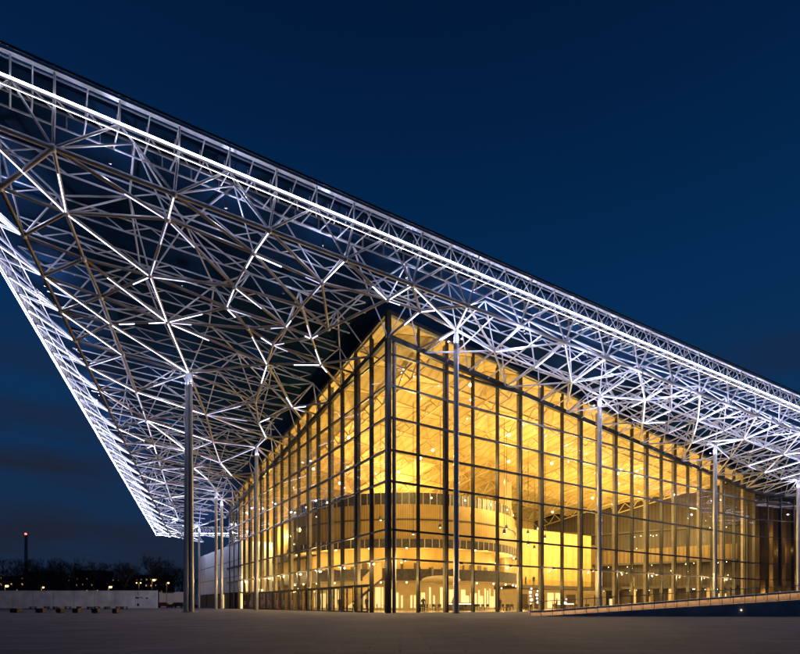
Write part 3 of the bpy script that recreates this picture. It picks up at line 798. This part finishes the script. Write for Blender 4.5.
for k in range(52):
    a = math.radians(173+k*3.4+random.uniform(-.8,.8)); 
    # lit shop openings and lounge doors round the drum
    r = DR-2.93; hw = random.choice((.12,.2,.3,.42)); zt = random.choice((2.2,2.6,3.1,3.4)); u = Vector((-math.sin(a), math.cos(a), 0))
    m = MB(); c0 = dpt(r, a, .35); m.hexa([c0-u*hw, c0+u*hw, c0+u*hw+Vector((math.cos(a),math.sin(a),0))*.05, c0-u*hw+Vector((math.cos(a),math.sin(a),0))*.05],
        [c0-u*hw+Vector((0,0,zt-.35)), c0+u*hw+Vector((0,0,zt-.35)), c0+u*hw+Vector((math.cos(a)*.05,math.sin(a)*.05,zt-.35)), c0-u*hw+Vector((math.cos(a)*.05,math.sin(a)*.05,zt-.35))])
    m.build('shop_window', LSHOP, hall)
    if k % 2:
        m = MB(); c0 = dpt(DR-2.83, a, 4.6); e_ = Vector((math.cos(a),math.sin(a),0))*.05; h_ = Vector((0,0,random.uniform(1.6,2.6)))
        hw = random.uniform(.15,.5)
        m.hexa([c0-u*hw, c0+u*hw, c0+u*hw+e_, c0-u*hw+e_], [c0-u*hw+h_, c0+u*hw+h_, c0+u*hw+e_+h_, c0-u*hw+e_+h_]); m.build('lounge_door', BROWN, hall)
lampballs = []
for k in range(36):
    a = math.radians(170+k*5.3); lampballs += [dpt(DR+.6, a, 3.95)]*(k % 2)
    if k % 3 == 1: lampballs.append(dpt(DR+.3, a, 8.75))
    if k % 3 == 0: lampballs.append(dpt(DR+.15, a, 15.9))
# golden box wall, pillar and dull recess beside it
m = MB(); m.box((38.2,22,4.3), (60.4,22.6,14.5)); m.build('gold_wall', GWALL, hall)
m = MB(); m.box((38.0,20.4,3.7), (73,23,4.3)); m.build('mezzanine_slab', DARKB, hall)
m = MB(); m.box((38.0,20.3,4.3), (73,20.36,5.3)); m.build('glass_balustrade', GL, hall)
m = MB(); m.box((36.6,21.6,4.3), (38.2,23.2,24.2)); m.build('pillar', PALE, hall)
m = MB(); m.box((60.4,26,4.3), (68,26.4,13.5)); m.build('recess_wall', slats('dull_gold', (.36,.24,.10), .5), hall)
m = MB(); m.box((38,24.0,.03), (68,24.4,3.7)); m.build('lobby_wall', PALE, hall)
m = MB(); m.prism([(40,27),(63,27),(66,33),(48,37)], 14.5, lambda t, s: 14.9+.05*(t-40)+.12*(s-27)); m.build('inner_roof', BROWN, hall)
for t in (42, 46.5, 55.5, 64):
    m = MB(); m.box((t,23.9,.03), (t+2.6,23.98,2.8)); m.build('lobby_opening', BROWN, hall)
for t in (50, 52.2):
    m = MB(); m.box((t,23.9,.2), (t+1.7,23.97,3.1)); m.build('shop_window', LSHOP, hall)
# galleries and fittings on the end wall
d_ = Vector((EW1[0]-EW0[0], EW1[1]-EW0[1])); L_ = d_.length; d_.normalize(); n_ = Vector((-d_.y, d_.x))
if n_.x > 0: n_ = -n_
def ew(u, o_): return (EW0[0]+d_.x*u+n_.x*o_, EW0[1]+d_.y*u+n_.y*o_)
for z0, z1, o0, mt_, nm in ((4.0,4.5,2.4,DARKB,'end_gallery_slab'),(8.9,9.3,2.0,DARKB,'end_gallery_slab'),(9.3,12.2,.12,DGOLD,'end_gold_band'),(15.5,15.9,1.2,DARKB,'end_gallery_slab')):
    m = MB(); m.prism([ew(2.5,.02), ew(L_-1,.02), ew(L_-1,o0), ew(2.5,o0)], z0, z1); m.build(nm, mt_, hall)
rnd3 = random.Random(11)
for k in range(11):
    u = 3.5+k*3.2
    m = MB(); m.prism([ew(u,1.6), ew(u+.5,1.6), ew(u+.5,2.1), ew(u,2.1)], .03, 4.0); m.build('gallery_post', PALE if k % 2 else BROWN, hall)
    for z0 in (.2, 4.6, 12.6):
        if rnd3.random() < .6:
            m = MB(); w_ = rnd3.uniform(.6, 1.8); m.prism([ew(u+.7,.03), ew(u+.7+w_,.03), ew(u+.7+w_,.1), ew(u+.7,.1)], z0, z0+rnd3.uniform(1.8,2.8)); m.build('end_opening', rnd3.choice([BLACK, DARKB, GOLDW, LSHOP if z0 < 1 else BROWN]), hall)
endl = [Vector((*ew(rnd3.uniform(3,L_-2), rnd3.uniform(.4,2.6)), rnd3.choice([3.7,3.8,8.6,8.7,14.6,15.2,rnd3.uniform(5,16)]))) for _ in range(75)]  # glowing balls added to imitate reflected sparkles over the end wall
# pendant lamps on long cords before the gallery drum
pend = []
for k in range(15):
    a = math.radians(188+k*10.5); c = dpt(DR+2.6+1.5*(k%3), a, 0); zt = cz(c.x, c.y)-.3
    if c.x < 1.2 or c.y < 1.2: continue
    pend.append((c, zt, 10.5+(k*37 % 5)*.7))
for c, zt, zl in pend:
    m = MB(); m.tube((c.x,c.y,zl), (c.x,c.y,zt), .03, n=4); o = m.build('pendant_cord', BLACK, hall)
    m = MB(); m.lathe([(.05,zl+.1),(.22,zl-.1),(.22,zl-.55),(.2,zl-.55)], (c.x,c.y,0), 12); m.build('pendant_shade', DARKB, o)
    m = MB(); m.ball((c.x,c.y,zl-.5), .13, 8, 6); m.build('pendant_bulb', LHOT, o)
# stairs rising along the left front
m = MB()
for k in range(26): m.box((7.5,14+k*.42,5.6-k*.17-.2), (9.3,14.44+k*.42,5.6-k*.17))
m.build('stair_flight', DARKB, hall)
m = MB(); m.hexa([(7.4,14,4.3),(7.5,14,4.3),(7.5,25,0.3),(7.4,25,0.3)], [(7.4,14,6.7),(7.5,14,6.7),(7.5,25,2.3),(7.4,25,2.3)]); m.build('stair_parapet', GOLDW, hall)
# inner galleries along the left front beyond the drum
for z0 in (4.2, 8.8):
    m = MB(); m.box((6.0,34,z0), (7.0,60,z0+1.2)); m.build('side_gallery', DARKB, hall)
m = MB(); m.box((7.0,40,.03), (7.3,60,16)); m.build('side_wall', SLATW, hall)
m = MB(); m.ball((14.5,10.6,4.1), 2.6, 20, 8, .22); m.build('round_soffit', PALE, hall)
# many small fittings
def fit(name, pts, r, material):
    many(name, [(hall_mid(p), (lambda mb, p=p: mb.ball(p, r, 8, 6))) for p in pts], material, hall)
fit('end_sparkle', endl, .075, LHOT); fit('girder_lamp', gl_lamps, .20, LWARM); fit('downlight', lampballs, .12, LHOT)
# lamps that light the hall
WARM = (1.0, 0.69, 0.225)
def hl(t, s, z, p, r=.25, col=WARM): return lamp((t, s, z), p, col, r, hall, nm='hall_lamp_beam')
for t, s in ((9,9),(9,22),(24,8),(40,8),(55,8),(30,11),(48,16),(12,46),(61,15),(5,34),(68,6),(5,52)):
    hl(t, s, zb(t, s)-6.5, 4400 if t < 50 else 4000)
for t, s in ((23,33),(14,29),(24,40)): hl(t, s, 18.4, 4000, .4)
for t, s in ((44,16),(54,16),(50,14)): hl(t, s, 8.5, 900, .4)
for k in range(9):
    a = math.radians(180+k*17); c = dpt(DR-.8, a, 7.9); hl(c.x, c.y, c.z, 300, .2)
    c = dpt(DR+2.0, a, 3.2); hl(c.x, c.y, c.z, 170, .2)
    c = dpt(DR+5.5, a, 11.5); hl(c.x, c.y, c.z, 130, .3)
for t in (42, 50, 58, 66): hl(t, 18, 3.0, 220, .2)
for t, s, z in hl_jobs: hl(t, s, z, 260, .15)
for s in (14, 26, 36, 48): hl(3.2, s, 6.5, 650, .3)
for k in range(10): hl(3.5+k*7, 2.0, 3.4, 420, .1)
for k in range(6): hl(2.0, 5+k*7, 3.4, 380, .1)
for u in (5, 13, 21):
    c = fct(u, .9); hl(c[0], c[1], 3, 220, .1); c = fct(u+4, .9); hl(c[0], c[1], 11, 160, .1)

# ------------------------------------------------------------------ white wing beyond the glass
wing = thing('white_wing', 'windowless white panelled wing beyond the left glass front', 'building', W(0,54,0), ROT)
m = MB(); m.box((.05,.3,3.3), (30,41,13)); m.build('clad_wall', WHITEP, wing)
m = MB(); m.box((.5,.3,0), (30,41,3.3)); m.build('ground_floor', DARKB, wing)
for z in (6.4, 9.6): 
    m = MB(); m.box((.02,.3,z-.05), (.06,41,z+.05)); m.build('panel_joint', BLACK, wing)
m = MB()
for k in range(1, 22): m.box((.03,.3+k*1.85,3.3), (.06,.33+k*1.85,13))
m.build('panel_seams', POST, wing)
for k in (0, 1, 5, 6, 7, 11):
    m = MB(); m.box((.3,1+k*3.0,.05), (.48,3.4+k*3.0,3.0)); m.build('lit_window', LSHOP if k in (0, 5) else DARKB, wing)

# ------------------------------------------------------------------ ramp in front of the right side
ramp_o = thing('access_ramp', 'long low concrete ramp with stone parapet rising toward the right edge', 'ramp', gp(545, 37), 0)
L0, zr = 0.0, lambda x: max(0.0, .02+.0635*x)
LEN = 34
m = MB(); m.hexa([(0,-.4,0),(LEN,-.4,0),(LEN,4,0),(0,4,0)], [(0,-.4,zr(0)+.02),(LEN,-.4,zr(LEN)),(LEN,4,zr(LEN)),(0,4,zr(0)+.02)]); m.build('ramp_wall', DCONC, ramp_o)
def ph(x): return .27+.28*min(1, max(0, x)/20)
k = 0; x = -1.2
panels = []
while x < LEN-.8:
    a, b = x, x+.80; za, zb_ = zr(a)+.03, zr(b)+.03
    m = MB(); ha, hb = ph(a), ph(b)
    m.hexa([(a+.02,-.04,za),(b-.02,-.04,zb_),(b-.02,.06,zb_),(a+.02,.06,za)], [(a+.02,-.04,za+ha),(b-.02,-.04,zb_+hb),(b-.02,.06,zb_+hb),(a+.02,.06,za+ha)])
    m.build('parapet_panel', STONE, ramp_o)
    m = MB(); m.tube((a,-.37,za-.02), (a,-.37,za+1.0), .022, n=6); m.build('rail_post', DSTEEL, ramp_o)
    x += .82
mc, ml_ = MB(), MB(); xs = [-1.2, 0, 4, 8, 12, 16, 20, LEN]
for a, b in zip(xs, xs[1:]):
    za, zb_ = zr(a)+ph(a)+.08, zr(b)+ph(b)+.08
    mc.bar((a,-.09,za), (b,-.09,zb_), .5, .1); mc.bar((a,-.325,za-.02), (b,-.325,zb_-.02), .02, .13); ml_.bar((a,-.26,za-.066), (b,-.26,zb_-.066), .05, .02)
mc.build('coping', WHITEP, ramp_o); ml_.build('coping_light', LCOP, ramp_o)
m = MB(); m.tube((-1.2,-.37,zr(-1.2)+1.03), (LEN,-.37,zr(LEN)+1.03), .028, n=6); m.build('handrail', COLM, ramp_o)
m = MB(); m.ball((14.1,-.42,.45), .035, 8, 6); m.build('wall_light', LHOT, ramp_o)

# ------------------------------------------------------------------ left background
pw = thing('perimeter_wall', 'long pale concrete wall along the far left side of the plaza', 'wall', gp(157, 116), 0)
x0 = gp(157,116).x
m = MB(); m.box((-75,0,0), (0,.4,3.95)); m.build('wall_face', CONC, pw)
m = MB(); m.box((-75,-.05,3.95), (0.05,.45,4.05)); m.build('coping', CONC, pw)
for k in range(15):
    m = MB(); m.box((-4.7*k-5.0,-.012,.02), (-4.7*k-4.96,.0,3.94)); m.build('panel_joint', DSTEEL, pw)
m = MB()
for (a, b, c, d) in ((-4.9,2.2,.7,.35),(-4.3,2.4,.9,.12),(-4.4,3.1,.12,.5),(-5.0,2.6,.25,.12),(-3.6,2.25,.5,.1),(-2.6,2.15,.55,.28),(-4.6,.5,.5,.6),(-4.45,3.5,.2,.2)):
    m.box((a,-.02,b), (a+c,-.004,b+d))
m.build('painted_marks', BLACK, pw)
w2 = thing('white_wall', 'bluish white wall panel in the gap left of the twin column', 'wall', gp(158, 150), 0)
m = MB(); m.box((.3,0,0), (9.5,.4,4.6)); m.build('wall_face', WHITEP, w2)
m = MB(); m.hexa([(1.6,-.02,4.2),(4.4,-.02,4.2),(4.4,-.0,4.2),(1.6,-.0,4.2)], [(.9,-.02,4.61),(5.2,-.02,4.61),(5.2,0,4.61),(.9,0,4.61)]); m.build('dark_patch', BROWN, w2)

# bench blocks
bx = [(16,8.0,52),(41,7,52),(60.5,5.2,51),(77,6,51),(96,6,50),(116,4.6,48.5)]
for i, (px, wpx, dp) in enumerate(bx):
    wd = wpx/F*dp; p = gp(px, dp); h = .46
    m = MB(); m.box((-wd/2,-.32,.05), (wd/2,.32,h)); 
    t_ = thing('stone_block', 'dark stone seating block on the plaza, %s of the front row from the left' % ORD[i], 'bench', p, random.uniform(-.1,.1), 'seating blocks on the plaza')
    o = m.build('block', BLOCK, t_)
    bv = o.modifiers.new('bevel', 'BEVEL'); bv.width = .025; bv.segments = 2
    m = MB(); m.box((-wd/2+.06,-.27,0), (wd/2-.06,.27,.05)); m.build('plinth', BLACK, t_)
for i, (px, wpx, dp) in enumerate([(33,6,88),(47,5,92),(56,7,86),(68,6,90),(79,5,93),(90,6,88),(97,6,90),(107,7,88),(119,6,92),(125,5,88)]):
    wd = wpx/F*dp; p = gp(px, dp)
    t_ = thing('low_bench', 'low dark bench in the back row before the long wall, %s from the left' % ORD[i], 'bench', p, random.uniform(-.5,.5), 'benches in the back row')
    m = MB(); m.box((-wd/2,-.25,.38), (wd/2,.25,.48)); m.build('seat', BLOCK, t_)
    for sx in (-1, 1):
        m = MB(); m.box((sx*wd*.36-.08,-.2,0), (sx*wd*.36+.08,.2,.38)); m.build('leg', BLOCK, t_)

# bare trees
def make_tree_mesh(seed, H):
    rnd = random.Random(seed); tr = MB(); cr_ = MB()
    def grow(p, d, L, r, lev, mb):
        n = 2 if lev < 3 else 1
        q = p
        for i in range(n):
            d = (d+Vector((rnd.uniform(-.16,.16), rnd.uniform(-.16,.16), rnd.uniform(-.02,.12)))).normalized()
            e_ = q+d*L/n; mb.tube(q, e_, r*(1-.3*i/n), r*(1-.3*(i+1)/n), n=5 if lev < 2 else 3, cap=False); q = e_
        if lev >= 6: return
        for k in range(3 if lev < 4 else rnd.choice((2,3,3))):
            ax = Vector((rnd.uniform(-1,1), rnd.uniform(-1,1), rnd.uniform(-.1,.55)))
            nd = (d*.75+ax*.72).normalized(); grow(q, nd, L*rnd.uniform(.62,.82), max(.022, r*rnd.uniform(.5,.66)), lev+1, cr_)
    grow(Vector((0,0,0)), Vector((0,0,1)), H*.27, H*.021, 0, tr)
    return tr, cr_
protos = []
for i in range(5):
    a_, b_ = make_tree_mesh(40+i, 16.5)
    root = bpy.data.objects.new('bare_tree', None); COL.objects.link(root)
    a_.build('trunk', BARK, root); b_.build('crown', BARK, root); protos.append(root)
tx = [(-12,150,1.0),(4,158,1.08),(18,150,.95),(33,160,1.05),(46,150,.92),(58,162,1.06),(71,152,.98),(84,160,1.0),(97,152,.95),(110,163,1.1),(122,152,.93),(134,165,.9),(147,156,1.02),(158,166,1.12),(170,160,.98),(182,170,.9)]
useq = [0]*5
for i, (px, dp, scl) in enumerate(tx):
    k = i % 5
    o = protos[k] if not useq[k] else copy_tree(protos[k]); useq[k] = 1
    o.location = gp(px, dp); o.rotation_euler = (0,0,i*1.7); o.scale = (scl*.95, scl*.95, scl)
    tag(o, 'leafless dark tree behind the far wall, %s from the left of the row' % ORD[i], 'tree', 'bare trees beyond the far wall')
# second line of trees farther back
for i, px in enumerate(range(-16, 196, 8)):
    o = copy_tree(protos[(i*3) % 5]); dp = 205+ (i*37 % 23); o.location = gp(px, dp); o.rotation_euler = (0,0,i*2.3)
    q = 1.02+.14*math.sin(i*2.1); o.scale = (q*1.15, q*1.15, q)
    tag(o, 'leafless tree of the hazy second row seen between the front trees', 'tree', 'far second row of trees')
# distant buildings with lit windows
for i, (px, dp, wd, h) in enumerate([(8,250,20,11.5),(38,262,16,14.5),(66,275,15,12),(88,258,14,15),(118,268,18,11),(150,265,17,13)]):
    t_ = thing('distant_building', 'dark far building with a few lit windows behind the trees, %s from the left' % ORD[i], 'building', gp(px, dp), 0, 'far buildings behind the trees')
    m = MB(); h += 3; m.box((-wd/2,0,0), (wd/2,10,h)); m.build('wall', FARW, t_)
    m = MB(); m.prism([(-wd/2-.4,-.4),(wd/2+.4,-.4),(wd/2+.4,10.4),(-wd/2-.4,10.4)], h, h+.4); m.build('roof', FARW, t_)
    rnd = random.Random(i+3)
    for fl_ in range(2, 5):
        for c in range(int(wd/2.6)):
            if rnd.random() < .6:
                m = MB(); x = -wd/2+1+c*2.6; m.box((x,-.05,fl_*3.1+1.1), (x+rnd.uniform(.5,.9),.0,fl_*3.1+2.0)); m.build('window', LWIN, t_)
# street lamps
def street_lamp(px, dp, y, lb, double=False, r=.36):
    z = (HZ-y)/F*dp+CH; t_ = thing('street_lamp', lb, 'street lamp', gp(px, dp), 0, 'street lamps beyond the wall')
    m = MB(); m.tube((0,0,0), (0,0,z+.1), .09, .06, n=8); m.build('pole', DSTEEL, t_)
    for sx in ((-1, 1) if double else (1,)):
        m = MB(); m.tube((0,0,z+.1), (sx*.55,-.15,z+.25), .045, n=6); m.build('arm', DSTEEL, t_)
        m = MB(); m.ball((sx*.62,-.18,z+.0), r, 10, 7, .8); m.build('lamp_globe', LSOD, t_)
        m = MB(); m.lathe([(.05,z+.42),(.2,z+.34),(.36,z+.18),(.34,z+.16)], (sx*.62,-.18,0), 12); m.build('lamp_hood', DSTEEL, t_)
    lamp((0.62,-.9,z-.3), 140, (1,.6,.2), .3, t_, nm='street_lamp_beam')
street_lamp(5, 128, 586, 'bright orange street lamp at the far left behind the wall')
street_lamp(41.5, 132, 587.5, 'orange street lamp just right of the tall chimney', r=.2)
street_lamp(108.5, 130, 587, 'single orange street lamp behind the middle of the wall')
street_lamp(139, 150, 583, 'dim double headed street lamp behind the wall near its marks', True, .16)
street_lamp(152, 135, 580, 'tall bright street lamp by the end of the wall')
street_lamp(166.5, 140, 583, 'tall street lamp nearest the twin column', r=.24)
# chimney
ch_ = thing('tall_chimney', 'slim tall brick chimney with a red beacon above the trees', 'chimney', gp(26, 300), 0)
m = MB(); m.tube((0,0,0), (0,0,41.5), 1.15, .72, n=16); m.build('shaft', BRICK, ch_)
m = MB(); m.lathe([(.8,41.5),(.95,41.6),(.95,42.1),(.6,42.2),(.05,42.25)], n=16); m.build('cap', BRICK, ch_)
m = MB(); m.ball((0,-.2,42.7), .6, 10, 7); m.build('beacon', LRED, ch_)
# parked cars in the gap
def car(px, dp, rz, paint, lb):
    t_ = thing('parked_car', lb, 'car', gp(px, dp), rz, 'cars parked by the far white wall')
    prof = [(-2.1,.35),(-2.15,.75),(-1.5,.92),(-.9,1.42),(.6,1.45),(1.3,.95),(2.05,.82),(2.15,.4)]
    m = MB(); n = len(prof)
    m.add([(x,-.82,z) for x, z in prof]+[(x,.82,z) for x, z in prof], [tuple(range(n)), tuple(range(2*n-1,n-1,-1))]+[(i,i+n,(i+1)%n+n,(i+1)%n) for i in range(n)])
    m.build('body', paint, t_)
    m = MB(); m.hexa([(-1.3,-.84,.95),(1.1,-.84,.95),(1.1,.84,.95),(-1.3,.84,.95)], [(-.85,-.83,1.36),(.55,-.83,1.36),(.55,.83,1.36),(-.85,.83,1.36)]); m.build('side_window', BLACK, t_)
    for sx in (-1.35, 1.35):
        for sy in (-.85, .85):
            m = MB(); m.tube((sx,sy-.1,.33), (sx,sy+.1,.33), .33, n=14); m.build('wheel', TYRE, t_)
car(163.5, 140, .1, RCARM, 'dark red parked car before the white wall by the wall end')
car(178.5, 140, -.1, CARM, 'black parked car beside the foot of the twin column')

# ------------------------------------------------------------------ life behind the glass
def body_mesh(pose, cloth):
    V = [(0,0,.95),(0,0,1.15),(0,0,1.38),(0,0,1.50),(0,-.01,1.58),(0,-.01,1.72),
         (.19,0,1.40),(.25,.02,1.14),(.24,-.06,.90),(.23,-.08,.80),(-.19,0,1.40),(-.25,.02,1.14),(-.24,-.06,.90),(-.23,-.08,.80),
         (.10,0,.90),(.11,-.02,.50),(.11,.02,.09),(.11,-.14,.04),(-.10,0,.90),(-.11,-.02,.50),(-.11,.02,.09),(-.11,-.14,.04)]
    R = [.15,.145,.16,.06,.075,.095,.075,.05,.04,.035,.075,.05,.04,.035,.095,.07,.05,.045,.095,.07,.05,.045]
    ED = [(0,1),(1,2),(2,3),(3,4),(4,5),(2,6),(6,7),(7,8),(8,9),(2,10),(10,11),(11,12),(12,13),(0,14),(14,15),(15,16),(16,17),(0,18),(18,19),(19,20),(20,21)]
    V = [list(v) for v in V]
    if pose == 1:
        V[8] = [.18,-.22,1.12]; V[9] = [.10,-.27,1.22]; V[15][1] = -.16; V[16][1] = -.05; V[17][1] = -.2; V[19][1] = .06; V[20][1] = .22; V[21][1] = .08
    if pose == 2:
        V[12] = [-.12,-.2,1.05]; V[13] = [.0,-.24,1.08]; V[8] = [.12,-.2,1.02]; V[9] = [0.04,-.24,1.06]
    me = bpy.data.meshes.new('person'); me.from_pydata(V, ED, [])
    o = bpy.data.objects.new('person', me); COL.objects.link(o)
    sk = o.modifiers.new('skin', 'SKIN'); 
    for i, r in enumerate(R): me.skin_vertices[0].data[i].radius = (r, r*(.72 if i in (0,1,2) else 1))
    me.skin_vertices[0].data[0].use_root = True
    sb = o.modifiers.new('sub', 'SUBSURF'); sb.levels = 1; sb.render_levels = 1
    dg = bpy.context.evaluated_depsgraph_get(); nm = bpy.data.meshes.new_from_object(o.evaluated_get(dg))
    bpy.data.objects.remove(o)
    nm.materials.clear(); nm.materials.append(cloth); nm.materials.append(SKIN); nm.materials.append(CLOTH[1])
    for p in nm.polygons:
        c = p.center; p.use_smooth = True
        if c.z > 1.52: p.material_index = 2 if (c.z > 1.72 or c.y > .03) else 1
        elif (c.z < .9 and abs(c.x) > .2 and pose == 0): p.material_index = 1
    return nm
bodies = [body_mesh(0, CLOTH[0]), body_mesh(1, CLOTH[2]), body_mesh(2, CLOTH[3]), body_mesh(0, CLOTH[1])]
hall_people = [(29.5,4.2,0.03,0,'person in black standing alone just behind the glass by the seventh bay','x'),
 (9.5,7.5,.03,1,'person in blue walking near the glazed corner on the ground floor','x'),
 (14.5,8.0,.03,2,'person in pale top standing by the lit shops near the corner','x'),
 (13.0,13.6,4.5,0,'person in black leaning by the first gallery parapet','x'),
 (15.0,13.2,4.5,2,'person in pale top on the first gallery beside the one in black','x'),
 (24.0,9.5,.03,3,'person in brown standing among the cafe tables','x'),
 (43,20.9,4.3,0,'person in dark clothes behind the balustrade before the gold wall','x'),
 (41,20.9,4.3,1,'person in blue stepping along the balustrade by the pale pillar','x'),
 (2.5,9.0,.03,1,'person in blue inside the glass doors left of the corner','x'),
 (2.8,17.0,.03,3,'person in brown inside the middle doors of the left front','x'),
 (52,14,.03,2,'person in pale top before the bright shop window at the ramp start','x')]
for t, s, z, k, lb, _ in hall_people:
    o = bpy.data.objects.new('person', bodies[k]); COL.objects.link(o); o.location = W(t, s, z); o.rotation_euler = (0,0,random.uniform(0,6.28))
    tag(o, lb, 'person', 'people inside the hall')
# cafe tables and chairs behind the glass
tb = thing('cafe_table', 'small round dark cafe table behind the glass front', 'table', (0,0,0), 0, 'cafe tables behind the glass')
m = MB(); m.lathe([(.02,.74),(.4,.74),(.4,.71),(.02,.71)], n=14); m.build('tabletop', DARKB, tb)
m = MB(); m.tube((0,0,.02), (0,0,.71), .035, n=6); m.build('stem', BLACK, tb)
m = MB(); m.lathe([(.02,.04),(.26,.02),(.27,0),(.02,0)], n=12); m.build('foot', BLACK, tb)
chp = thing('cafe_chair', 'dark cafe chair pulled up to a small table behind the glass', 'chair', (0,0,0), 0, 'cafe chairs behind the glass')
m = MB(); m.box((-.21,-.21,.43), (.21,.21,.47)); m.build('seat', DARKB, chp)
m = MB(); m.box((-.2,.18,.52), (.2,.215,.88)); m.build('backrest', DARKB, chp)
for sx in (-1, 1):
    for sy in (-1, 1):
        m = MB(); m.tube((sx*.18,sy*.18,0), (sx*.18,sy*.18,.43 if sy < 0 else .88), .016, n=5); m.build('leg', BLACK, chp)
ft = fc = True
rnd = random.Random(5)
for t, s in ((12,4),(16,5.5),(20,4),(23,6.5),(27,7),(31,5),(34.5,7),(38,5.5),(42,6.5),(8,5.5),(46,5),(19,8),(10.5,9.5),(13.5,10.5),(17.5,9.8),(21.5,10),(25.5,8.5),(29,9),(36,9),(40,10),(6,3.5),(4,7.5),(3.2,12.5),(3.6,21)):
    o = tb if ft else copy_tree(tb); ft = False; o.location = W(t, s, .03)
    for k in range(rnd.choice((2,3))):
        a = rnd.uniform(0,6.28)+k*2.1; o = chp if fc else copy_tree(chp); fc = False
        o.location = W(t+.68*math.cos(a), s+.68*math.sin(a), .03); o.rotation_euler = (0,0,a+ROT-math.pi/2)
# cool lamp stands
for i, (t, s, h, lb) in enumerate([(25.3,5.0,3.0,'tall cool white lamp stand of stacked globes left of the black standing person'),(27.2,5.6,2.7,'second cool white lamp stand of globes, closer to the standing person'),
        (33.5,6.0,1.6,'short cool white lamp stand of globes right of the standing person')]):
    t_ = thing('lamp_stand', lb, 'lamp', W(t, s, .03), 0, 'cool lamp stands behind the glass')
    m = MB(); m.tube((0,0,0), (0,0,h), .04, n=6); m.tube((0,0,0), (0,0,.05), .3, n=12); m.build('stem', BLACK, t_)
    for k in range(int(h/.55)):
        m = MB(); m.ball((.08*math.cos(k*2),.08*math.sin(k*2),h-.05-k*.5), .2 if k % 2 else .13, 8, 6); m.build('lamp_globe', LBLUE, t_)
# reception counters
for i, (t, s, lb) in enumerate([(18,11.0,'long lit reception counter under the first gallery'),(47,17.5,'lit counter below the gold wall on the ground floor'),(60,12,'dim counter behind the ramp in the right bays')]):
    t_ = thing('counter', lb, 'counter', W(t, s, .03), ROT, 'counters in the hall')
    m = MB(); m.box((-2.2,-.35,0), (2.2,.35,1.02)); m.build('counter_body', BROWN, t_)
    m = MB(); m.box((-2.3,-.42,1.02), (2.3,.42,1.08)); m.build('counter_top', PALE, t_)
    m = MB(); m.box((-2.1,-.38,.85), (2.1,-.36,.95)); m.build('light_strip', LHOT, t_)

# ------------------------------------------------------------------ camera and colour
cam = bpy.data.cameras.new('camera'); co = bpy.data.objects.new('camera', cam); COL.objects.link(co)
co.location = (0,0,CH); co.rotation_euler = (math.radians(90),0,0)
cam.sensor_width = 36; cam.lens = F/800*36; cam.shift_y = (HZ-327)/800; cam.clip_start = .1; cam.clip_end = 8000
sc.camera = co
sc.view_settings.view_transform = 'Standard'; sc.view_settings.look = 'None'; sc.view_settings.exposure = 0; sc.view_settings.gamma = 1
sc.view_settings.use_curve_mapping = False
sc.render.engine = 'CYCLES'; c = sc.cycles
c.max_bounces = 8; c.diffuse_bounces = 3; c.glossy_bounces = 3; c.transparent_max_bounces = 16; c.sample_clamp_indirect = 4.0
c.use_denoising = True; c.use_light_tree = True; c.caustics_reflective = False; c.caustics_refractive = False
